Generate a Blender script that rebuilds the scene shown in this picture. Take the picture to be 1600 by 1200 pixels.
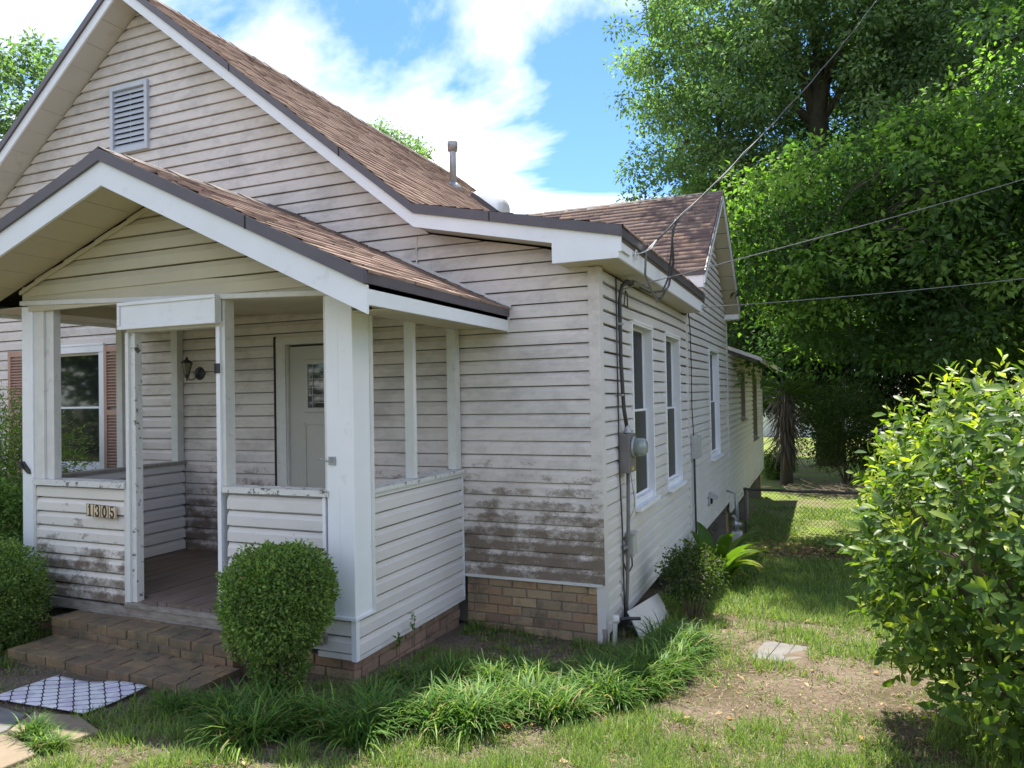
import bpy, math, random
import numpy as np
from mathutils import Vector, Matrix

for o in list(bpy.data.objects):
    bpy.data.objects.remove(o)
SC = bpy.context.scene
COL = SC.collection
R_ = math.radians

# ------------------------------------------------------------------ camera
cam = bpy.data.cameras.new('camera'); camo = bpy.data.objects.new('camera', cam); COL.objects.link(camo)
CR = ((0.92059674, -0.02332766, -0.38981721), (0.39009882, 0.00888424, 0.92073013), (-0.01801525, -0.9996884, 0.01727889))
CAM = Vector((1.59614, -5.5295, 1.93214))
M = Matrix.Identity(4)
for i in range(3):
    M[i][0] = CR[i][0]; M[i][1] = -CR[i][1]; M[i][2] = -CR[i][2]; M[i][3] = CAM[i]
camo.matrix_world = M
cam.sensor_width = 36; cam.lens = 36 * 1140 / 1600
cam.clip_start = 0.05; cam.clip_end = 2000
SC.camera = camo
SC.render.resolution_x = 1024; SC.render.resolution_y = 768

# ------------------------------------------------------------------ sky, sun, exposure
SUN = Vector((-0.09, 0.25, 0.965)).normalized()        # towards the sun: high, behind the house
SUN_STRENGTH = 2.0
SKY_STRENGTH = 0.05
CLOUD = 0.54
EXPOSURE = 2.5
world = bpy.data.worlds.new('World'); SC.world = world; world.use_nodes = True
nt = world.node_tree; nt.nodes.clear()
def wn(t, **k):
    n = nt.nodes.new(t)
    for a, b in k.items(): setattr(n, a, b)
    return n
sky = wn('ShaderNodeTexSky', sky_type='NISHITA', sun_disc=False)
sky.sun_elevation = math.asin(SUN.z); sky.sun_rotation = math.atan2(SUN.x, SUN.y)
sky.air_density = 1.0; sky.dust_density = 0.15; sky.ozone_density = 3.5
tc = wn('ShaderNodeTexCoord')
sep = wn('ShaderNodeSeparateXYZ'); nt.links.new(tc.outputs['Generated'], sep.inputs[0])
zz = wn('ShaderNodeMath', operation='ADD'); nt.links.new(sep.outputs['Z'], zz.inputs[0]); zz.inputs[1].default_value = 0.22
zm = wn('ShaderNodeMath', operation='MAXIMUM'); nt.links.new(zz.outputs[0], zm.inputs[0]); zm.inputs[1].default_value = 0.05
dx = wn('ShaderNodeMath', operation='DIVIDE'); nt.links.new(sep.outputs['X'], dx.inputs[0]); nt.links.new(zm.outputs[0], dx.inputs[1])
dy = wn('ShaderNodeMath', operation='DIVIDE'); nt.links.new(sep.outputs['Y'], dy.inputs[0]); nt.links.new(zm.outputs[0], dy.inputs[1])
cmb = wn('ShaderNodeCombineXYZ'); nt.links.new(dx.outputs[0], cmb.inputs[0]); nt.links.new(dy.outputs[0], cmb.inputs[1])
cmp_ = wn('ShaderNodeMapping'); nt.links.new(cmb.outputs[0], cmp_.inputs[0])
cmp_.inputs['Location'].default_value = (8.2, 5.5, 2.0); cmp_.inputs['Rotation'].default_value = (0, 0, 0.5)
cmp_.inputs['Scale'].default_value = (1.0, 1.5, 1.0)
cn = wn('ShaderNodeTexNoise'); nt.links.new(cmp_.outputs[0], cn.inputs['Vector'])
cn.inputs['Scale'].default_value = 1.0; cn.inputs['Detail'].default_value = 9; cn.inputs['Roughness'].default_value = 0.55; cn.inputs['Distortion'].default_value = 0.35
cr = wn('ShaderNodeValToRGB'); nt.links.new(cn.outputs['Fac'], cr.inputs[0])
cr.color_ramp.elements[0].position = 0.44; cr.color_ramp.elements[0].color = (0, 0, 0, 1)
cr.color_ramp.elements[1].position = 0.65; cr.color_ramp.elements[1].color = (1, 1, 1, 1)
stn = wn('ShaderNodeMix', data_type='RGBA', blend_type='MULTIPLY'); stn.inputs[0].default_value = 1.0; nt.links.new(sky.outputs[0], stn.inputs[6]); stn.inputs[7].default_value = (0.62, 0.80, 1.0, 1)      # clear, deep summer blue
bg1 = wn('ShaderNodeBackground'); nt.links.new(stn.outputs[2], bg1.inputs[0]); bg1.inputs[1].default_value = SKY_STRENGTH
bg2 = wn('ShaderNodeBackground'); bg2.inputs[0].default_value = (1.0, 0.945, 0.89, 1); bg2.inputs[1].default_value = CLOUD
mx = wn('ShaderNodeMixShader'); nt.links.new(cr.outputs[0], mx.inputs[0]); nt.links.new(bg1.outputs[0], mx.inputs[1]); nt.links.new(bg2.outputs[0], mx.inputs[2])
wo = wn('ShaderNodeOutputWorld'); nt.links.new(mx.outputs[0], wo.inputs[0])

sl = bpy.data.lights.new('sun', 'SUN'); sl.energy = SUN_STRENGTH; sl.angle = R_(0.55); sl.color = (1.0, 0.95, 0.86)
so = bpy.data.objects.new('sun', sl); COL.objects.link(so); so.location = (0, 0, 30)
so.rotation_euler = SUN.to_track_quat('Z', 'Y').to_euler()
vs = SC.view_settings; vs.view_transform = 'Standard'; vs.look = 'None'; vs.exposure = EXPOSURE; vs.gamma = 1; vs.use_curve_mapping = False
SC.render.engine = 'CYCLES'
SC.cycles.max_bounces = 6; SC.cycles.diffuse_bounces = 3; SC.cycles.glossy_bounces = 2; SC.cycles.transmission_bounces = 3; SC.cycles.transparent_max_bounces = 8

# ------------------------------------------------------------------ materials
def newmat(name):
    m = bpy.data.materials.new(name); m.use_nodes = True
    t = m.node_tree; t.nodes.clear()
    out = t.nodes.new('ShaderNodeOutputMaterial'); b = t.nodes.new('ShaderNodeBsdfPrincipled')
    t.links.new(b.outputs[0], out.inputs[0])
    return m, t, b, out
def nn(t, ty, **k):
    n = t.nodes.new(ty)
    for a, v in k.items():
        if a in n.inputs.keys(): n.inputs[a].default_value = v
        else: setattr(n, a, v)
    return n
def c4(c): return (c[0], c[1], c[2], 1)
def mixc(t, fac, a, b, mode='MIX'):
    n = t.nodes.new('ShaderNodeMix'); n.data_type = 'RGBA'; n.blend_type = mode
    for idx, v in ((0, fac), (6, a), (7, b)):
        if hasattr(v, 'is_linked'): t.links.new(v, n.inputs[idx])
        else: n.inputs[idx].default_value = v if idx == 0 else c4(v)
    return n.outputs[2]
def pos(t, scale=(1, 1, 1)):
    g = t.nodes.new('ShaderNodeNewGeometry'); mp = t.nodes.new('ShaderNodeMapping'); mp.inputs['Scale'].default_value = scale
    t.links.new(g.outputs['Position'], mp.inputs[0]); return mp.outputs[0]
def noise(t, vec, scale, detail=4, rough=.55):
    n = nn(t, 'ShaderNodeTexNoise', Scale=scale, Detail=detail, Roughness=rough); t.links.new(vec, n.inputs['Vector']); return n.outputs['Fac']
def ramp(t, fac, stops):
    r = t.nodes.new('ShaderNodeValToRGB'); e = r.color_ramp.elements
    while len(e) < len(stops): e.new(0.5)
    for i, (p, c) in enumerate(stops):
        e[i].position = p; e[i].color = c4(c) if not isinstance(c, (int, float)) else (c, c, c, 1)
    t.links.new(fac, r.inputs[0]); return r.outputs[0]
def math_(t, op, a, b=0.0, c=0.0):
    n = t.nodes.new('ShaderNodeMath'); n.operation = op
    for i, v in enumerate((a, b, c)):
        if hasattr(v, 'is_linked'): t.links.new(v, n.inputs[i])
        else: n.inputs[i].default_value = v
    return n.outputs[0]
def bump(t, b, h, strength=.3, dist=.01):
    n = nn(t, 'ShaderNodeBump', Strength=strength, Distance=dist); t.links.new(h, n.inputs['Height']); t.links.new(n.outputs[0], b.inputs['Normal'])

def simple(name, c1, c2=None, scale=6, rough=.6, bs=.15, stretch=(1, 1, 1), metal=0, spec=.5, grime=None, gscale=4, gamt=(.5, .75)):
    m, t, b, o = newmat(name)
    b.inputs['Roughness'].default_value = rough; b.inputs['Metallic'].default_value = metal; b.inputs['Specular IOR Level'].default_value = spec
    p = pos(t, stretch); f = noise(t, p, scale, 6, .6)
    col = mixc(t, ramp(t, f, [(.3, 0.0), (.7, 1.0)]), c1, c2 or tuple(x * .85 for x in c1))
    if grime:
        col = mixc(t, ramp(t, noise(t, p, gscale, 8, .7), [(gamt[0], 0.0), (gamt[1], 1.0)]), col, grime)
    t.links.new(col, b.inputs['Base Color'])
    if bs: bump(t, b, noise(t, p, scale * 12, 3), bs, .004)
    return m

def siding_mat(name, base, z_dirty=None, strength=1.0, patches=.25, phase=.452):
    m, t, b, o = newmat(name)
    b.inputs['Roughness'].default_value = .48; b.inputs['Specular IOR Level'].default_value = .35
    p = pos(t, (1, 1, 1))
    big = noise(t, p, 1.3, 4)
    col = mixc(t, ramp(t, big, [(.35, 0.0), (.7, 1.0)]), base, tuple(x * y for x, y in zip(base, (.93, .92, .90))))
    oi = t.nodes.new('ShaderNodeObjectInfo')
    col = mixc(t, math_(t, 'MULTIPLY', oi.outputs['Random'], .10), col, (.34, .32, .29))
    # faint grey mildew patches, drawn out along the boards
    ps = pos(t, (1.4, 1.4, 2.6))
    pm = ramp(t, noise(t, ps, 1.3, 10, .74), [(.47, 0.0), (.58, .45), (.74, 1.0)])
    col = mixc(t, math_(t, 'MULTIPLY', pm, patches), col, (.17, .155, .13))
    fine = noise(t, p, 55, 5, .7)
    if z_dirty is not None:
        sx = t.nodes.new('ShaderNodeSeparateXYZ'); g = t.nodes.new('ShaderNodeNewGeometry'); t.links.new(g.outputs['Position'], sx.inputs[0])
        d = math_(t, 'DIVIDE', math_(t, 'SUBTRACT', z_dirty, sx.outputs['Z']), .55)
        d = math_(t, 'MINIMUM', math_(t, 'MAXIMUM', d, -.9), 1.15)
        n1 = noise(t, pos(t, (1.5, 1.5, 2.4)), 2.6, 9, .72)
        s = math_(t, 'ADD', math_(t, 'MULTIPLY', math_(t, 'SUBTRACT', n1, .5), 3.6), math_(t, 'MULTIPLY', math_(t, 'SUBTRACT', fine, .5), .9))
        s = math_(t, 'ADD', s, math_(t, 'MULTIPLY', d, .70))
        # grime clings to the flat of each board and skips the cove under the lap
        cv = math_(t, 'FRACT', math_(t, 'DIVIDE', math_(t, 'SUBTRACT', sx.outputs['Z'], phase), .1115))
        s = math_(t, 'SUBTRACT', s, math_(t, 'MULTIPLY', ramp(t, cv, [(.52, 0.0), (.70, 1.0)]), .28))
        mask = ramp(t, s, [(.18, 0.0), (.36, .5), (.75, 1.0)])
        sc = mixc(t, noise(t, p, 14, 6, .7), (.11, .08, .055), (.23, .175, .13))
        col = mixc(t, math_(t, 'MULTIPLY', mask, strength), col, sc)
    col = mixc(t, ramp(t, fine, [(.62, 0.0), (.8, .35)]), col, (.3, .27, .23))
    t.links.new(col, b.inputs['Base Color'])
    bump(t, b, noise(t, pos(t, (2, 2, 30)), 6, 4), .05, .002)
    return m

def leaf_mat(name, rough=.45, trans=.35, tmul=(1.5, 1.6, .6), spec=.5):
    m, t, b, out = newmat(name)
    a = nn(t, 'ShaderNodeAttribute', attribute_name='col')
    t.links.new(a.outputs['Color'], b.inputs['Base Color'])
    b.inputs['Roughness'].default_value = rough; b.inputs['Specular IOR Level'].default_value = spec
    tr = t.nodes.new('ShaderNodeBsdfTranslucent')
    t.links.new(mixc(t, 1.0, a.outputs['Color'], tmul, 'MULTIPLY'), tr.inputs[0])
    mxs = t.nodes.new('ShaderNodeMixShader'); mxs.inputs[0].default_value = trans
    t.links.new(b.outputs[0], mxs.inputs[1]); t.links.new(tr.outputs[0], mxs.inputs[2]); t.links.new(mxs.outputs[0], out.inputs[0])
    return m

MT = {}
SID = (.715, .65, .605)
MT['siding_front'] = siding_mat('siding_front', SID, 1.34, .95, .52)
MT['siding_porch'] = siding_mat('siding_porch', (.77, .72, .65), 1.02, .95, .12, .412)
MT['siding_clean'] = siding_mat('siding_clean', (.71, .675, .645), None, 0, .12)
MT['siding_side'] = siding_mat('siding_side', (.68, .655, .63), .02, .55, .10)
MT['trim'] = simple('white_trim', (.82, .83, .85), (.77, .78, .79), 3, .45, .03, grime=(.50, .48, .44), gscale=9, gamt=(.60, .95))
MT['trim_dirty'] = simple('weathered_trim', (.68, .67, .63), (.60, .585, .55), 9, .6, .2, grime=(.30, .28, .24), gscale=14, gamt=(.58, .85))
MT['paint_peel'] = simple('peeling_paint', (.72, .72, .69), (.66, .655, .62), 12, .7, .3, (1, 1, .35), grime=(.24, .21, .18), gscale=26, gamt=(.64, .70))
MT['soffit'] = simple('soffit_vinyl', (.53, .48, .35), (.48, .435, .31), 3, .5, .03, grime=(.35, .31, .22), gscale=4, gamt=(.60, .9))
MT['soffit_grey'] = simple('eave_soffit', (.58, .555, .50), (.53, .505, .455), 3, .5, .03, grime=(.3, .28, .23), gscale=4, gamt=(.60, .9))
MT['cap'] = simple('peeling_cap', (.70, .69, .65), (.62, .61, .57), 12, .7, .4, (1, 1, 1), grime=(.13, .115, .10), gscale=16, gamt=(.57, .62))
MT['sill_wood'] = simple('dirty_sill', (.24, .205, .165), (.36, .325, .28), 7, .8, .4, (1, 1, 3), grime=(.16, .13, .10), gscale=9, gamt=(.45, .7))
MT['drip'] = simple('drip_edge_metal', (.085, .072, .085), (.11, .095, .105), 5, .45, .05)
MT['deck'] = simple('roof_board', (.10, .08, .07), (.14, .11, .09), 4, .8)
MT['sheath'] = simple('wall_sheathing', (.30, .28, .25), (.25, .23, .2), 4, .8)
MT['mortar'] = simple('mortar', (.30, .26, .21), (.20, .17, .13), 18, .9, .6, grime=(.08, .08, .05), gscale=9)
MT['wood_floor'] = simple('porch_floor_paint', (.13, .09, .07), (.20, .155, .125), 5, .55, .25, (4, .6, 1), grime=(.32, .25, .2), gscale=8, gamt=(.6, .75))
MT['door'] = simple('door_paint', (.50, .485, .425), (.46, .445, .39), 2, .4, .02)
MT['glass'] = simple('window_glass', (.012, .014, .016), (.016, .018, .02), 1, .04, 0, spec=.9)
MT['screen'] = simple('insect_screen', (.010, .012, .013), (.015, .017, .018), 2, .35, 0, spec=.2)
MT['shutter'] = simple('shutter_paint', (.42, .25, .19), (.48, .31, .24), 6, .6, .1)
MT['vent'] = simple('vent_metal', (.52, .55, .60), (.46, .49, .54), 4, .45, .05)
MT['dark'] = simple('dark_void', (.02, .02, .02), (.03, .03, .03), 4, .9, 0)
MT['black'] = simple('black_iron', (.03, .03, .035), (.05, .05, .05), 8, .5, .1)
MT['cable'] = simple('cable_rubber', (.035, .035, .04), (.06, .06, .06), 8, .6, 0)
MT['cable_grey'] = simple('cable_aluminium', (.13, .13, .125), (.19, .19, .18), 8, .5, 0)
MT['galv'] = simple('galvanised_metal', (.42, .43, .44), (.33, .34, .35), 10, .45, .1, metal=.6, grime=(.2, .18, .15), gscale=9)
MT['meterbox'] = simple('meter_box_paint', (.16, .14, .14), (.21, .19, .18), 8, .5, .1)
MT['plastic'] = simple('grey_plastic', (.45, .46, .43), (.40, .41, .38), 6, .5, .05)
MT['pvc'] = simple('white_pvc', (.72, .71, .66), (.6, .58, .52), 8, .4, .05)
MT['concrete'] = simple('concrete', (.135, .13, .12), (.195, .185, .17), 9, .85, .5, grime=(.18, .16, .12), gscale=6)
MT['stone'] = simple('flagstone', (.19, .145, .095), (.25, .195, .13), 5, .8, .5, grime=(.20, .18, .12), gscale=5)
MT['bark'] = simple('bark', (.075, .06, .048), (.12, .10, .08), 6, .9, .9, (3, 3, .6))
MT['twig'] = simple('twig', (.10, .075, .05), (.15, .12, .08), 10, .8, .3)
MT['dead'] = simple('dead_frond', (.19, .145, .10), (.26, .20, .14), 9, .9, .3)
MT['wood_grey'] = simple('weathered_wood', (.25, .22, .19), (.33, .30, .26), 6, .85, .4, (6, 6, 1), grime=(.12, .10, .08), gscale=7)
MT['fence'] = simple('fence_wire', (.07, .07, .065), (.11, .105, .10), 8, .6, 0)
MT['dome'] = simple('skylight_dome', (.72, .74, .74), (.62, .64, .64), 4, .25, 0)
MT['whitehouse'] = simple('far_white_wall', (.75, .76, .76), (.7, .7, .7), 2, .6, 0)
MT['leaf'] = leaf_mat('leaf_matte', .6, .48, (1.3, 1.65, .6), .2)
MT['leaf_gloss'] = leaf_mat('leaf_gloss', .42, .45, (1.8, 1.9, .5), .4)
MT['grass'] = leaf_mat('grass_blade', .5, .42, (1.5, 1.5, .7), .35)
MT['litter'] = leaf_mat('fallen_leaf', .7, .15, (1.2, 1, .7), .3)

def attr_mat(name, rough, gscale, gran=.3, bs=.5):
    m, t, b, o = newmat(name); b.inputs['Roughness'].default_value = rough; b.inputs['Specular IOR Level'].default_value = .25
    a = nn(t, 'ShaderNodeAttribute', attribute_name='col')
    f = noise(t, pos(t), gscale, 3, .7)
    col = mixc(t, gran, a.outputs['Color'], ramp(t, f, [(.3, (.25, .25, .25)), (.7, (1.4, 1.35, 1.3))]), 'MULTIPLY')
    col = mixc(t, ramp(t, noise(t, pos(t), 1.1, 5, .6), [(.5, 0.0), (.8, .4)]), col, (.07, .055, .05))
    t.links.new(col, b.inputs['Base Color']); bump(t, b, f, bs, .004)
    return m
MT['shingle'] = attr_mat('shingle', .9, 160, .55, .6)

def brick_mat(name, pal, mossy=.48):
    m, t, b, o = newmat(name); b.inputs['Roughness'].default_value = .85
    oi = t.nodes.new('ShaderNodeObjectInfo')
    col = ramp(t, oi.outputs['Random'], [(i / max(1, len(pal) - 1), c) for i, c in enumerate(pal)])
    p = pos(t)
    col = mixc(t, math_(t, 'MULTIPLY', noise(t, p, 40, 5, .7), .6), col, (.17, .13, .09))
    moss = ramp(t, noise(t, p, 5, 6, .7), [(mossy, 0.0), (mossy + .22, .75)])
    col = mixc(t, moss, col, (.085, .08, .055))
    t.links.new(col, b.inputs['Base Color']); bump(t, b, noise(t, p, 60, 5, .7), .6, .006)
    return m
MT['brick'] = brick_mat('brick', [(.50, .31, .16), (.38, .23, .13), (.56, .41, .23), (.30, .21, .14), (.46, .34, .20), (.27, .16, .11)])
MT['brick_red'] = brick_mat('old_red_brick', [(.34, .20, .14), (.40, .26, .18), (.30, .20, .14)])
MT['brick_step'] = brick_mat('step_brick', [(.30, .175, .085), (.22, .13, .07), (.33, .22, .10), (.20, .13, .075)], .40)

def ground_mat():
    m, t, b, o = newmat('lawn_soil'); b.inputs['Roughness'].default_value = .95; b.inputs['Specular IOR Level'].default_value = .1
    p = pos(t)
    f = noise(t, p, 30, 8, .75); g = noise(t, p, 1.4, 5, .6)
    tan = mixc(t, f, (.115, .09, .066), (.28, .22, .165))
    dark = mixc(t, f, (.06, .048, .03), (.15, .12, .075))
    col = mixc(t, ramp(t, g, [(.4, 0.0), (.62, 1.0)]), tan, dark)
    # lawn green further back, its colour brightened to read as sunlit
    sx = t.nodes.new('ShaderNodeSeparateXYZ'); gg = t.nodes.new('ShaderNodeNewGeometry'); t.links.new(gg.outputs['Position'], sx.inputs[0])
    far = math_(t, 'MINIMUM', math_(t, 'MAXIMUM', math_(t, 'MULTIPLY', math_(t, 'SUBTRACT', sx.outputs['Y'], 8.6), .6), 0.0), 1.0)
    gr = mixc(t, noise(t, p, 12, 6, .7), (.10, .14, .03), (.22, .28, .065))
    col = mixc(t, math_(t, 'MULTIPLY', far, ramp(t, noise(t, p, .8, 5, .6), [(.38, 0.3), (.55, 1.0)])), col, gr)
    near = math_(t, 'MINIMUM', math_(t, 'MAXIMUM', math_(t, 'MULTIPLY', math_(t, 'SUBTRACT', -3.9, sx.outputs['Y']), .8), 0.0), 1.0)
    col = mixc(t, near, col, mixc(t, noise(t, p, 9, 6, .7), (.055, .062, .034), (.105, .112, .062)))      # unseen front lawn towards the street, coloured dark and dull to cut bounced light
    t.links.new(col, b.inputs['Base Color']); bump(t, b, f, .9, .02)
    return m
MT['ground'] = ground_mat()

# ------------------------------------------------------------------ mesh helpers
def link(o): COL.objects.link(o); return o
def obj(name, mesh, mat=None, parent=None, kind=None, label=None):
    o = bpy.data.objects.new(name, mesh); link(o)
    if mat is not None and hasattr(mesh, 'materials') and not mesh.materials: mesh.materials.append(MT[mat] if isinstance(mat, str) else mat)
    if parent is not None: o.parent = parent
    if kind: o['kind'] = kind
    if label: o['label'] = label
    return o
def tag(o, label, cat, group=None):
    o['label'] = label; o['category'] = cat
    if group: o['group'] = group
    return o
def thing(name, label, cat, loc=(0, 0, 0), group=None, rz=0):
    o = bpy.data.objects.new(name, None); link(o); o.location = loc; o.rotation_euler = (0, 0, rz); o.empty_display_size = .1
    return tag(o, label, cat, group)

class MB:
    def __init__(s): s.v = []; s.f = []
    def add(s, vs, fs):
        n = len(s.v); s.v += [tuple(p) for p in vs]; s.f += [tuple(i + n for i in f) for f in fs]; return s
    def box(s, x0, x1, y0, y1, z0, z1):
        return s.add([(x, y, z) for z in (z0, z1) for y in (y0, y1) for x in (x0, x1)],
                     [(0, 2, 3, 1), (4, 5, 7, 6), (0, 1, 5, 4), (2, 6, 7, 3), (0, 4, 6, 2), (1, 3, 7, 5)])
    def hexa(s, p):   # 8 points: bottom four, top four, same winding
        return s.add(p, [(3, 2, 1, 0), (4, 5, 6, 7), (0, 1, 5, 4), (1, 2, 6, 5), (2, 3, 7, 6), (3, 0, 4, 7)])
    def prism(s, poly, d):   # poly: 3-D polygon, d: extrusion vector
        n = len(poly); d = Vector(d); a = [Vector(p) for p in poly]
        return s.add(a + [p + d for p in a], [tuple(range(n)), tuple(range(2 * n - 1, n - 1, -1))] + [(i, i + n, (i + 1) % n + n, (i + 1) % n) for i in range(n)])
    def obox(s, c, u, v, w, a, b, d):   # centre, three axes, half sizes
        c, u, v, w = Vector(c), Vector(u).normalized(), Vector(v).normalized(), Vector(w).normalized()
        P = [c + u * i * a + v * j * b + w * k * d for k in (-1, 1) for j in (-1, 1) for i in (-1, 1)]
        return s.add(P, [(0, 2, 3, 1), (4, 5, 7, 6), (0, 1, 5, 4), (2, 6, 7, 3), (0, 4, 6, 2), (1, 3, 7, 5)])
    def tube(s, pts, rad, n=8, cap=True):
        pts = [Vector(p) for p in pts]; m = len(pts)
        if not hasattr(rad, '__len__'): rad = [rad] * m
        vs = []; fs = []; ref = None
        for i, p in enumerate(pts):
            t = (pts[min(i + 1, m - 1)] - pts[max(i - 1, 0)])
            if t.length < 1e-9: t = Vector((0, 0, 1))
            t.normalize()
            if ref is None: ref = Vector((1, 0, 0)) if abs(t.x) < .8 else Vector((0, 1, 0))
            b = (ref - t * ref.dot(t)).normalized(); ref = b; c = t.cross(b)
            for k in range(n):
                a = 2 * math.pi * k / n; vs.append(p + (b * math.cos(a) + c * math.sin(a)) * rad[i])
        for i in range(m - 1):
            for k in range(n):
                fs.append((i * n + k, i * n + (k + 1) % n, (i + 1) * n + (k + 1) % n, (i + 1) * n + k))
        if cap: fs += [tuple(range(n - 1, -1, -1)), tuple(range((m - 1) * n, m * n))]
        return s.add(vs, fs)
    def lathe(s, c, axis, prof, n=16):   # prof: (r, h)
        axis = Vector(axis).normalized(); return s.tube([Vector(c) + axis * h for r, h in prof], [max(r, .0005) for r, h in prof], n)
    def mesh(s, name, smooth=False):
        me = bpy.data.meshes.new(name); me.from_pydata(s.v, [], s.f); me.update()
        if smooth: me.shade_smooth()
        return me
    def build(s, name, mat, parent=None, smooth=False, bevel=0, **k):
        o = obj(name, s.mesh(name, smooth), mat, parent, **k)
        if bevel:
            md = o.modifiers.new('bevel', 'BEVEL'); md.width = bevel; md.segments = 2; md.limit_method = 'ANGLE'
        return o

def np_mesh(name, V, F, col=None, smooth=False):
    me = bpy.data.meshes.new(name); V = np.asarray(V, np.float32); F = np.asarray(F, np.int32)
    me.vertices.add(len(V)); me.vertices.foreach_set('co', V.ravel())
    m, k = F.shape
    me.loops.add(m * k); me.loops.foreach_set('vertex_index', F.ravel())
    me.polygons.add(m); me.polygons.foreach_set('loop_start', np.arange(0, m * k, k, dtype=np.int32))
    if smooth: me.polygons.foreach_set('use_smooth', np.ones(m, bool))
    me.update(calc_edges=True)
    if col is not None:
        c = np.ones((len(V), 4), np.float32); c[:, :3] = col
        me.color_attributes.new('col', 'FLOAT_COLOR', 'POINT').data.foreach_set('color', c.ravel())
    return me

def vnoise(x, y, seed=0):
    x = np.asarray(x, float); y = np.asarray(y, float)
    xi = np.floor(x).astype(int); yi = np.floor(y).astype(int); fx = x - xi; fy = y - yi
    def h(a, b):
        v = np.sin(a * 127.1 + b * 311.7 + seed * 74.7) * 43758.5453; return v - np.floor(v)
    sx = fx * fx * (3 - 2 * fx); sy = fy * fy * (3 - 2 * fy)
    return (h(xi, yi) * (1 - sx) + h(xi + 1, yi) * sx) * (1 - sy) + (h(xi, yi + 1) * (1 - sx) + h(xi + 1, yi + 1) * sx) * sy
def fbm(x, y, seed=0, o=4):
    r = 0; a = .5
    for i in range(o): r = r + a * vnoise(x * 2 ** i, y * 2 ** i, seed + i); a *= .5
    return r
def unit(a): return a / np.maximum(np.linalg.norm(a, axis=-1, keepdims=True), 1e-9)

def gz(x, y):
    y = np.asarray(y, float); x = np.asarray(x, float)
    z = np.where(y < 0, -.07 * y, np.where(y < 10, -.1 * y, -1 - .01 * (y - 10)))
    z = np.where(y < -9, .63, z)
    n = (fbm(x * .9, y * .9, 5) - .47) * .06 + (fbm(x * 5, y * 5, 9, 3) - .44) * .025
    return z + n
def G(x, y): return float(gz(x, y))

def leaves(P, A, N, L, W, col, fold=.18, curl=.12):
    """diamond leaves folded on the midrib: base, side, tip, side"""
    A = unit(A); B = unit(np.cross(N, A)); N2 = np.cross(A, B)
    L = L[:, None]; W = W[:, None]
    v = np.stack([P, P + A * L * .42 + B * W * .5 + N2 * W * fold, P + A * L - N2 * L * curl, P + A * L * .42 - B * W * .5 + N2 * W * fold], 1).reshape(-1, 3)
    n = len(P); F = np.arange(n * 4).reshape(n, 4)
    return v, F, np.repeat(col, 4, axis=0)

# ================================================================== GROUND
rng = np.random.default_rng(7); random.seed(7)
gx = np.concatenate([np.linspace(-300, -30, 12)[:-1], np.linspace(-30, -6, 25)[:-1], np.linspace(-6, 8, 141)[:-1], np.linspace(8, 30, 23)[:-1], np.linspace(30, 300, 12)])
gy = np.concatenate([np.linspace(-200, -15, 10)[:-1], np.linspace(-15, -5, 21)[:-1], np.linspace(-5, 12, 171)[:-1], np.linspace(12, 45, 67)[:-1], np.linspace(45, 600, 14)])
X, Y = np.meshgrid(gx, gy); Z = gz(X, np.where(Y > 60, 60, Y))
nx, ny = len(gx), len(gy)
idx = np.arange(nx * ny).reshape(ny, nx)
F = np.stack([idx[:-1, :-1], idx[:-1, 1:], idx[1:, 1:], idx[1:, :-1]], -1).reshape(-1, 4)
ground = obj('ground', np_mesh('ground', np.stack([X, Y, Z], -1).reshape(-1, 3), F, smooth=True), 'ground', kind='structure')

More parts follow.
